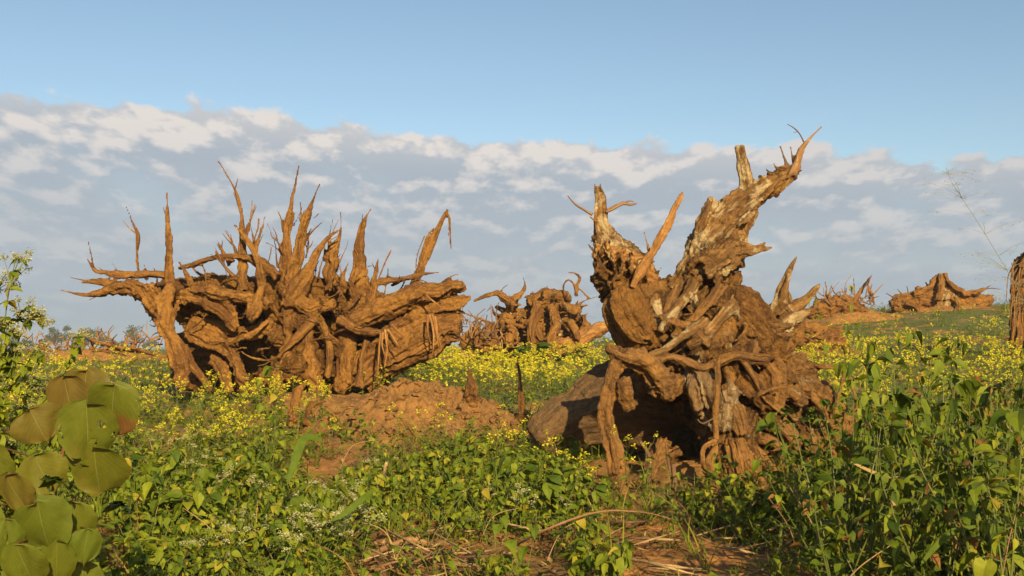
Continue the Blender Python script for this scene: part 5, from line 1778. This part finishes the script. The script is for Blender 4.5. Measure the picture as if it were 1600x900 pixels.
TW = []
for i in range(6):
    rt = empty('leafy_shrub', (0, 0, 0), 'tall dark green leafy weed in the thicket at the right edge', 'shrub', 'leafy shrubs of the right-hand thicket')
    emit_parts(rt, tall_weed(700 + i, .85, (.10, .06, .075, .05, .085, .065)[i]), [M_STEM, M_DLEAF], ('stem', 'foliage'))
    TW.append(rt)
rsb = random.Random(31)
k = 0
for row, (D, top) in enumerate([(8.6, 600), (7.6, 560), (6.7, 535), (6.0, 590), (5.3, 670)]):
    for j in range(9):
        px_ = 1265 + j * 52 + rsb.uniform(-22, 22)
        tp = top + 90 * max(0, (1420 - px_) / 160) + rsb.uniform(-25, 35)
        if px_ < 1300 and row > 2:
            continue
        c = at(px_, tp, D + rsb.uniform(-.3, .3))
        g = gz(c[0], c[1])
        h = max(.35, c[2] - g)
        q = TW[k % 6]
        if k < 6:
            q.location = (c[0], c[1], g)
            q.scale = (h / .85,) * 3
        else:
            s_ = h / .85
            q = clone(q, (c[0], c[1], g), rsb.uniform(0, 6.28), s_)
            q.scale = (min(s_, 1.15), min(s_, 1.15), s_)
        k += 1

# grass clumps and dead stems mixed into the thicket
for j in range(34):
    x_ = rsb.uniform(1240, 1640)
    D_ = rsb.uniform(5.0, 8.5)
    c = at(x_, 700, D_)
    g = gz(c[0], D_)
    if j % 2:
        d_ = grass(1200 + j, rsb.uniform(.4, .85), 9, .013, .35)
        o = emit('grass_clump', d_, GR_MATS, None, (c[0], D_, g))
        tag(o, 'clump of long green grass blades in the thicket at the right edge', 'grass clump', 'grass clumps in the right-hand thicket')
    else:
        a_ = rsb.uniform(-.9, .9)
        l_ = rsb.uniform(.4, .9)
        P_ = np.array([(c[0], D_, g), (c[0] + .4 * l_ * math.sin(a_), D_ - .05, g + .5 * l_), (c[0] + l_ * math.sin(a_), D_ - .1, g + .85 * l_ * math.cos(a_ * .8))])
        o = stick('dry_reed', P_, [.005, .004, .002], rsb.choice((M_STICK, M_STRAW, M_TWIG)), None, 1300 + j, 5)
        tag(o, 'thin dead brown stem poking through the thicket at the right edge', 'dead stem', 'dead stems in the right-hand thicket')

# taller single weeds in the foreground carpet
TALL = []
for i in range(6):
    rt = empty('leafy_weed', (0, 0, 0), 'taller leafy weed standing up from the foreground carpet', 'weed', 'taller leafy weeds in the foreground')
    emit_parts(rt, tall_weed(740 + i, .5, (.10, .085, .12, .075, .11, .09)[i]), [M_STEM, M_LEAF], ('stem', 'foliage'))
    TALL.append(rt)
for j in range(112):
    while True:
        x_, y_ = rsb.uniform(190, 1260), rsb.uniform(735, 960)
        if x_ < 620 and y_ < 790:
            continue
        if 540 < x_ < 1270 and y_ > 835 and rsb.random() < .95:
            continue
        if 920 < x_ < 1235 and y_ < 822:
            continue
        break
    g = ground_at(x_, y_)
    sc_ = rsb.uniform(.5, 1.1) * (.72 if g[1] < 7 else 1)
    if j < 6:
        TALL[j].location = tuple(g)
        TALL[j].scale = (sc_,) * 3
    else:
        clone(TALL[j % 6], g, rsb.uniform(0, 6.28), sc_)

# long grass, seed stalks and dead stems standing among the foreground weeds
rg = random.Random(91)
for j in range(96):
    while True:
        x_, y_ = rg.uniform(200, 1270), rg.uniform(715, 945)
        if (930 < x_ < 1215 and y_ < 815) or (560 < x_ < 1260 and y_ > 850 and rg.random() < .7):
            continue
        break
    g = ground_at(x_, y_)
    if j % 8 < 5:
        o = emit('grass_clump', grass(1500 + j, rg.uniform(.3, .62), rg.randint(7, 14), .009, .4), GR_MATS, None, g)
        tag(o, 'clump of long grass blades rising from the foreground weeds', 'grass clump', 'grass clumps among the foreground weeds')
    else:
        a_ = rg.uniform(-1.0, 1.0)
        l_ = rg.uniform(.25, .6)
        P_ = np.array([g, g + np.array((.35 * l_ * math.sin(a_), -.04, .5 * l_)), g + np.array((l_ * math.sin(a_), -.08, .85 * l_ * math.cos(a_ * .8)))])
        o = stick('dry_reed', P_, [.0045, .0035, .0015], rg.choice((M_STICK, M_STRAW, M_TWIG)), None, 1700 + j, 5)
        tag(o, 'thin dead stalk leaning out of the foreground weeds', 'dead stem', 'dead stalks among the foreground weeds')

# single plants that stand out
for (nm, x, ytop, D, seed, L, lab, mats, wh) in [
        ('leafy_weed', 425, 568, 9.6, 801, .10, 'tall leafy green weed standing before the spiky stump, left of the mound', [M_STEM, M_LEAF], 1),
        ('leafy_weed', 1330, 440, 7.8, 802, .10, 'slender green plant rising against the twiggy root pile at right', [M_STEM, M_LEAF], .8),
        ('leafy_weed', 1560, 640, 4.6, 803, .11, 'bright green broad-leaved weed at the right edge foreground', [M_STEM, M_LEAF], 1),
        ('leafy_weed', 820, 540, 27.0, 804, .22, 'dark green bush below the distant curly-rooted stump', [M_STEM, M_DLEAF], 1)]:
    c = at(x, ytop, D)
    g = gz(c[0], D)
    rt = empty(nm, (c[0], D, g), lab, 'weed')
    d = tall_weed(seed, c[2] - g, L)
    V = d[0].copy()
    if wh != 1:
        V[:, :2] *= .45
    elif D > 20:
        V[:, :2] *= 1.6
    emit_parts(rt, (V, *d[1:]), mats, ('stem', 'foliage'))


# broad blades like young maize
for i, (lab, pts, wd, mt) in enumerate([
        ('single broad green maize-like blade arching down, left of centre', [(503, 688, 6.9), (478, 683, 6.85), (468, 700, 6.8), (458, 730, 6.75), (449, 757, 6.7)], .055, M_GRASS),
        ('second green maize-like blade slanting left, bottom left of centre', [(585, 765, 6.6), (560, 785, 6.5), (535, 805, 6.45), (515, 815, 6.4)], .04, M_GRASS),
        ('broad upright grass blade near the bottom right', [(1512, 850, 5.2), (1508, 815, 5.2), (1514, 780, 5.15), (1524, 760, 5.1)], .05, M_GRASS),
        ('pale dried leaf hanging in the right-hand weeds', [(1392, 760, 5.6), (1394, 780, 5.55), (1397, 802, 5.55)], .035, M_LITTER),
        ('long pale dry blade across the right-hand weeds', [(1330, 722, 5.9), (1375, 742, 5.85), (1425, 748, 5.85)], .02, M_LITTER),
        ('long green blade crossing the lower right corner', [(1440, 880, 5.1), (1465, 850, 5.1), (1490, 830, 5.1), (1530, 822, 5.1)], .03, M_GRASS)]):
    C = np.array([at(x, y, d) for x, y, d in pts])
    P, _ = resample(C, [1] * len(C), .03)
    T_, N_, B_ = frames(P)
    t = np.linspace(0, 1, len(P))
    w_ = wd * .5 * np.clip(np.sin(np.pi * (t * .9 + .08)), .02, 1) ** .7
    side = np.cross(T_, np.array((0.25, -1, .45)))
    side /= np.linalg.norm(side, axis=1)[:, None]
    up = np.cross(side, T_)
    V = np.stack([P - side * w_[:, None] + up * w_[:, None] * .35, P, P + side * w_[:, None] + up * w_[:, None] * .35], 1).reshape(-1, 3)
    F = []
    for a in range(len(P) - 1):
        for b in range(2):
            q = a * 3 + b
            F.append((q, q + 1, q + 4, q + 3))
    me = raw_mesh('leaf_blade', V - C[0], np.array(F), mt, True, attrs={'tint': ('FLOAT', np.full(len(V), .12 if mt is M_GRASS else .95))})
    sol = link('leaf_blade', me, None, C[0])
    tag(sol, lab, 'leaf blade')

# fine grass plume against the sky at the right edge
rt = empty('plume_grass', (*at(1660, 700, 4.0)[:2], gz(at(1660, 700, 4.0)[0], 4.0)), 'airy pale grass plume on a thin stalk against the sky at right', 'grass plume')
o0 = np.array(rt.location)
pl = Plant()
stalk = np.array([o0, at(1640, 560, 4.0), at(1600, 470, 4.0), at(1560, 400, 4.0), at(1520, 335, 4.0), at(1490, 290, 4.0), at(1478, 262, 4.0)]) - o0
P, _ = resample(stalk, [1] * len(stalk), .06)
pl.stem(P, .0022, .0007, .6, 5)
rp = random.Random(2)
nP = len(P)
for i in range(70):
    t = rp.uniform(.66, 1)
    q = P[int(t * (nP - 1))]
    l = rp.uniform(.05, .24) * (1.25 - (t - .66) * 2)
    a = rp.uniform(0, 6.28)
    e_ = q + np.array((math.cos(a) * l, math.sin(a) * l * .7, rp.uniform(-.2, .5) * l))
    pl.stem([q, (q + e_) / 2 + np.array((0, 0, .01)), e_], .0005, .0004, .5)
    for _ in range(4):
        pl.tuft(q + (e_ - q) * rp.uniform(.5, 1.02), .008, 1, .0022, rp)
emit_parts(rt, pl.done(), [M_PLUME] * 3, ('stem', 'leaf', 'spikelets'))


# ------------------------------------------------------------------ broad-leaved plant at the left edge
def heart_leaf(wpx, hpx, D, tint, brown, face, seed):
    wpx, hpx = wpx * 1.12, hpx * 1.08
    """broad round leaf, about w x h metres, hanging from its stalk; built as a dished blade"""
    wd, ht = wpx * D / FPX, hpx * D / FPX
    n, m = 24, 20
    rr = random.Random(seed)
    V, Bl = [], []
    ph = rr.uniform(0, 6)
    for i in range(n + 1):
        t = i / n
        prof = math.sqrt(max(0.0, 1 - (2 * t ** .86 - 1) ** 2)) * (1 - .12 * t) * (1 + .025 * math.sin(13 * t + ph) + .02 * math.sin(29 * t + ph))
        for j in range(m + 1):
            s_ = j / m * 2 - 1
            x = s_ * wd * .54 * prof
            y = -ht * t + ht * .05 * abs(s_) * (1 - t) ** 3 - ht * .7 * max(0, t - .80) * max(0, 1 - abs(s_)) ** 1.6
            z = -.09 * wd * s_ * s_ * prof + .03 * wd * abs(s_) + .09 * ht * math.sin(t * 2.4 + .3) + .11 * wd * math.sin(2.6 * t + ph) * s_ + .05 * wd * math.sin(5 * t + 2 * ph) * s_ * s_ + .004 * math.sin(6 * s_ + 4 * t + ph)
            V.append((x, y, z))
            Bl.append((s_, t, brown * max(0, (t - .3)) * (.95 + .35 * s_)))
    F = []
    for i in range(n):
        for j in range(m):
            a = i * (m + 1) + j
            F.append((a, a + m + 1, a + m + 2, a + 1))
    V, F = np.array(V), np.array(F)
    c = V[F].mean(1)
    hole = vnoise(np.stack([c[:, 0] * 26, c[:, 1] * 26, np.full(len(c), seed * 3.7)], 1), 7) > .87      # insect holes
    return V, F[~hole], np.array(Bl)


BL = [(136, 578, 62, 60, 3.62, .8, .3, -10), (101, 588, 66, 88, 3.55, .85, .2, 12), (180, 600, 78, 84, 3.5, .35, 1.3, -14), (135, 628, 80, 95, 3.42, .3, .2, 3), (150, 690, 94, 86, 3.45, .45, .1, -8),
      (46, 640, 70, 52, 3.5, .75, .3, 28), (58, 783, 76, 88, 3.3, .2, .2, 8), (55, 712, 68, 58, 3.42, .55, .2, 24), (12, 740, 54, 58, 3.38, .7, .4, 18), (8, 812, 46, 64, 3.3, .2, .2, 6),
      (136, 826, 42, 52, 3.38, .15, 0, -6), (114, 785, 56, 66, 3.46, .35, .2, 4), (26, 850, 62, 72, 3.26, .25, .2, 10), (92, 842, 52, 70, 3.36, .3, .2, -8),
      (-28, 690, 70, 80, 3.4, .4, .2, 12), (-36, 790, 76, 84, 3.3, .3, .2, 8), (30, 880, 60, 70, 3.4, .35, .2, 6), (128, 880, 56, 70, 3.5, .3, .2, 2)]
base = at(70, 1000, 3.6)
rt = empty('broad_leaved_plant', (base[0], 3.75, gz(base[0], 3.75)), 'sapling with big round olive-green leaves, some browned, at the left edge', 'plant')
o0 = np.array(rt.location)
trunk = [o0, o0 + np.array((.05, -.02, .35)), at(85, 790, 3.66), at(100, 700, 3.66), at(118, 620, 3.66), at(130, 585, 3.66)]
stick('stem', trunk, [.012, .011, .009, .007, .005, .003], M_RSTEM, rt, 1, 7)
tp, _ = resample(trunk, [1] * 6, .03)
for i, (x, y, wp, hp, D, tint, br, rot) in enumerate(BL):
    V, F, Bl = heart_leaf(wp, hp, D, tint, br + .35, 0, i)
    p = at(x, y, D)
    rr = random.Random(i + 50)
    # stand the blade up facing the viewer and the sun, tip hanging down
    Rm = np.array([[1, 0, 0], [0, 0, -1], [0, 1, 0]], float)        # local y -> world z, local z -> -y
    a = math.radians(rot)
    Rr = np.array([[math.cos(a), 0, -math.sin(a)], [0, 1, 0], [math.sin(a), 0, math.cos(a)]])
    ti = rr.uniform(.15, .55)
    Rt = np.array([[1, 0, 0], [0, math.cos(ti), math.sin(ti)], [0, -math.sin(ti), math.cos(ti)]])
    yw = rr.uniform(-.2, .45)
    Ry = np.array([[math.cos(yw), -math.sin(yw), 0], [math.sin(yw), math.cos(yw), 0], [0, 0, 1]])
    Vw = V @ (Ry @ Rt.T @ Rr @ Rm).T
    me = raw_mesh('leaf', Vw, F, M_BIG, True, attrs={'tint': ('FLOAT', np.full(len(V), tint)), 'blade': ('FLOAT_VECTOR', Bl)})
    lf = link('leaf', me, rt, p - o0)
    near = tp[np.argmin(np.linalg.norm(tp - (p + np.array((0, .05, -.06))), axis=1))]
    sk = stick('leaf_stalk', [near, (near + p) / 2 + np.array((0, .03, .0)), p + np.array((0, .002, .0))], [.0035, .003, .0025], M_RSTEM, rt, i, 5)
    sk.parent = lf
    sk.location = tuple(-np.array(lf.location))

# lobed dark leaves in front of it
for i, (x, y, D, s_) in enumerate([(190, 790, 3.8, .10), (92, 752, 3.3, .085)]):
    p = Plant()
    for a in (-1.1, -.55, 0, .55, 1.1):
        p.leaf((0, 0, 0), a + 3.14, -.5, 0, s_ * (1.1 - .25 * abs(a)), s_ * .55, .05, fold=.15, droop=.5, n=5)
    pos = at(x, y, D)
    V, F, M, T = p.done()
    V = V @ rotm(0, -.9, 0).T
    ob = emit('lobed_leaf', (V, F, np.zeros(len(F), int), T), [M_DLEAF], None, pos)
    tag(ob, ('dark lobed leaf right of the big round leaves', 'dark lobed leaf in the middle of the big round leaves')[i], 'leaf')

# leafy white-flowered shrub at the far left
rr = random.Random(12)
for si, (lab, stems) in enumerate([
        ('tall white-flowered shrub reaching into the sky at the left edge', [[(-30, 700), (-10, 600), (5, 520), (15, 450), (30, 405)], [(-20, 640), (10, 560), (30, 500), (45, 478)], [(0, 620), (20, 570), (28, 540), (40, 500), (65, 492)], [(-40, 600), (-20, 540), (-5, 500), (5, 505)], [(-30, 680), (0, 610), (18, 575), (10, 548)], [(-60, 640), (-30, 540), (-20, 470), (0, 440)], [(-10, 660), (25, 600), (48, 560), (60, 548)]]),
        ('single green stem with a white flower head before the far root heap', [[(80, 640), (95, 600), (108, 565), (118, 535), (124, 522)]]),
        ('white-flowered weed with dense heads beside the broad leaves', [[(20, 760), (25, 700), (30, 660), (30, 640)], [(0, 740), (8, 700), (12, 680)], [(60, 680), (70, 640), (72, 610)], [(20, 700), (35, 640), (50, 600), (58, 590)]])]):
    D = (4.1, 4.5, 4.3)[si]
    c = at(stems[0][0][0], stems[0][0][1], D)
    g = np.array((c[0], D, gz(c[0], D)))
    rt = empty('white_flowered_shrub', g, lab, 'shrub')
    p = Plant()
    for st in stems:
        C = [g + np.array((rr.uniform(-.05, .05), 0, 0))] + [at(x, y, D + rr.uniform(-.08, .08)) for x, y in st]
        P, _ = resample(np.array(C) - g, [1] * len(C), .045)
        p.stem(P, .005, .002, rr.random(), 5)
        nn = len(P)
        for i in range(3, nn):
            for _ in range(4):
                yaw = rr.uniform(0, 6.28)
                sz = rr.uniform(.035, .08) * (1.1 if i < nn * .7 else .8)
                p.leaf(P[i], yaw, rr.uniform(-.9, .3), rr.uniform(-.5, .5), sz, sz * .6, min(1, max(0, rr.gauss(.6, .2))), fold=.25, droop=rr.uniform(.3, 1), n=5, shape='ovate')
        for b in range(7 if si != 1 else 4):
            o_ = np.array((rr.uniform(-.05, .06), rr.uniform(-.05, .05), rr.uniform(-.035, .03)))
            if b == 0:
                o_ *= 0
            p.stem([P[-3], P[-2] + o_ * .5, P[-1] + o_], .0018, .0012, .6)
            p.tuft(P[-1] + o_, rr.uniform(.014, .026), 40, .0042, rr)
    emit_parts(rt, p.done(), SM_MATS, ('stem', 'foliage', 'flowers'))


# ------------------------------------------------------------------ far trees along the horizon
def far_tree(x, ytop, wpx, D, seed, lab, thin=False):
    rr = random.Random(seed)
    b = at(x, 545, D)
    z0 = 1.15
    top = at(x, ytop, D)[2]
    h = top - z0
    wd = wpx * D / FPX
    rt = empty('far_tree', (b[0], D, z0), lab, 'tree', 'trees on the far horizon')
    tr = Plant()
    tr.stem([(0, 0, -.5), (rr.uniform(-.2, .2), 0, h * .3), (rr.uniform(-.4, .4), 0, h * .7)], h * .035, h * .012, .5, 6)
    for k in range(5):
        a = rr.uniform(0, 6.28)
        s_ = h * rr.uniform(.25, .5)
        tr.stem([(0, 0, s_), (math.cos(a) * wd * .2, math.sin(a) * wd * .2, s_ + h * .2), (math.cos(a) * wd * .36, math.sin(a) * wd * .36, s_ + h * .3)], h * .014, h * .005, .5, 4)
    V, F, M, T = tr.done()
    link('trunk', raw_mesh('trunk', V, F, M_TWIG, True, attrs={'grain': ('FLOAT_VECTOR', V)}), rt)
    cr = Plant()
    clumps = [(rr.gauss(0, .24) * wd, rr.gauss(0, .24) * wd, h * rr.uniform(.35, .92)) for _ in range(16 if not thin else 12)]
    for (cx, cy, cz) in clumps:
        lim = 1 - abs(cx) / (wd * .62)
        cz = h * .3 + (cz - h * .3) * max(.25, min(1, lim * 1.3))
        rad = wd * rr.uniform(.10, .19)
        for _ in range(70 if not thin else 40):
            d = np.array((rr.gauss(0, 1), rr.gauss(0, 1), rr.gauss(0, .7)))
            d = d / np.linalg.norm(d) * rad * rr.random() ** .35
            cr.leaf(np.array((cx, cy, cz)) + d, rr.uniform(0, 6.28), rr.uniform(-1, 1), rr.uniform(-1, 1), wd * .085, wd * .065, rr.random(), n=2, slot=0)
    V, F, M, T = cr.done()
    link('crown', raw_mesh('crown', V, F, M_TREE, False, attrs={'tint': ('FLOAT', T)}), rt)


for i, (x, yt, wp, D, lab, thin) in enumerate([
        (95, 508, 48, 420, 'wide flat-topped hazy tree on the horizon at left', False), (149, 507, 34, 430, 'round dark hazy tree on the horizon above the far root heap', False),
        (210, 504, 38, 400, 'airy pale tree on the horizon just left of the spiky stump', True), (42, 530, 26, 380, 'small dark bush-like tree left of the flat-topped tree', False),
        (20, 524, 30, 400, 'leftmost hazy tree on the horizon behind the white-flowered shrub', False), (125, 530, 24, 450, 'low tree between the flat-topped and the round tree', False),
        (172, 530, 22, 430, 'low tree right of the round dark tree', False), (188, 532, 26, 450, 'low tree beside the airy pale tree', False), (235, 531, 26, 460, 'low tree partly behind the spiky stump', False),
        (70, 533, 28, 460, 'low tree under the flat-topped tree at its left', False), (-20, 520, 40, 400, 'tree at the edge of the frame on the horizon, far left', False)]):
    far_tree(x, yt, wp, D, 900 + i, lab, thin)


# ------------------------------------------------------------------ evening haze over the plain
def haze_box():
    m = bpy.data.materials.new('haze')
    m.use_nodes = True
    m.node_tree.nodes.clear()
    t = NT(m.node_tree)
    out = t.new('ShaderNodeOutputMaterial')
    v_ = t.new('ShaderNodeVolumePrincipled')
    v_.inputs['Color'].default_value = (0.78, 0.86, 0.95, 1)
    v_.inputs['Density'].default_value = 0.00045
    t.l.new(v_.outputs[0], out.inputs['Volume'])
    x, y0, y1, z0, z1 = 960, -90, 960, -2.5, 14.0
    V = np.array([(-x, y0, z0), (x, y0, z0), (x, y1, z0), (-x, y1, z0), (-x, y0, z1), (x, y0, z1), (x, y1, z1), (-x, y1, z1)])
    F = np.array([(0, 3, 2, 1), (4, 5, 6, 7), (0, 1, 5, 4), (1, 2, 6, 5), (2, 3, 7, 6), (3, 0, 4, 7)])
    o = link('haze', raw_mesh('haze', V, F, m, False))
    tag(o, 'thin bluish evening haze over the plain', 'haze', kind='stuff')


haze_box()
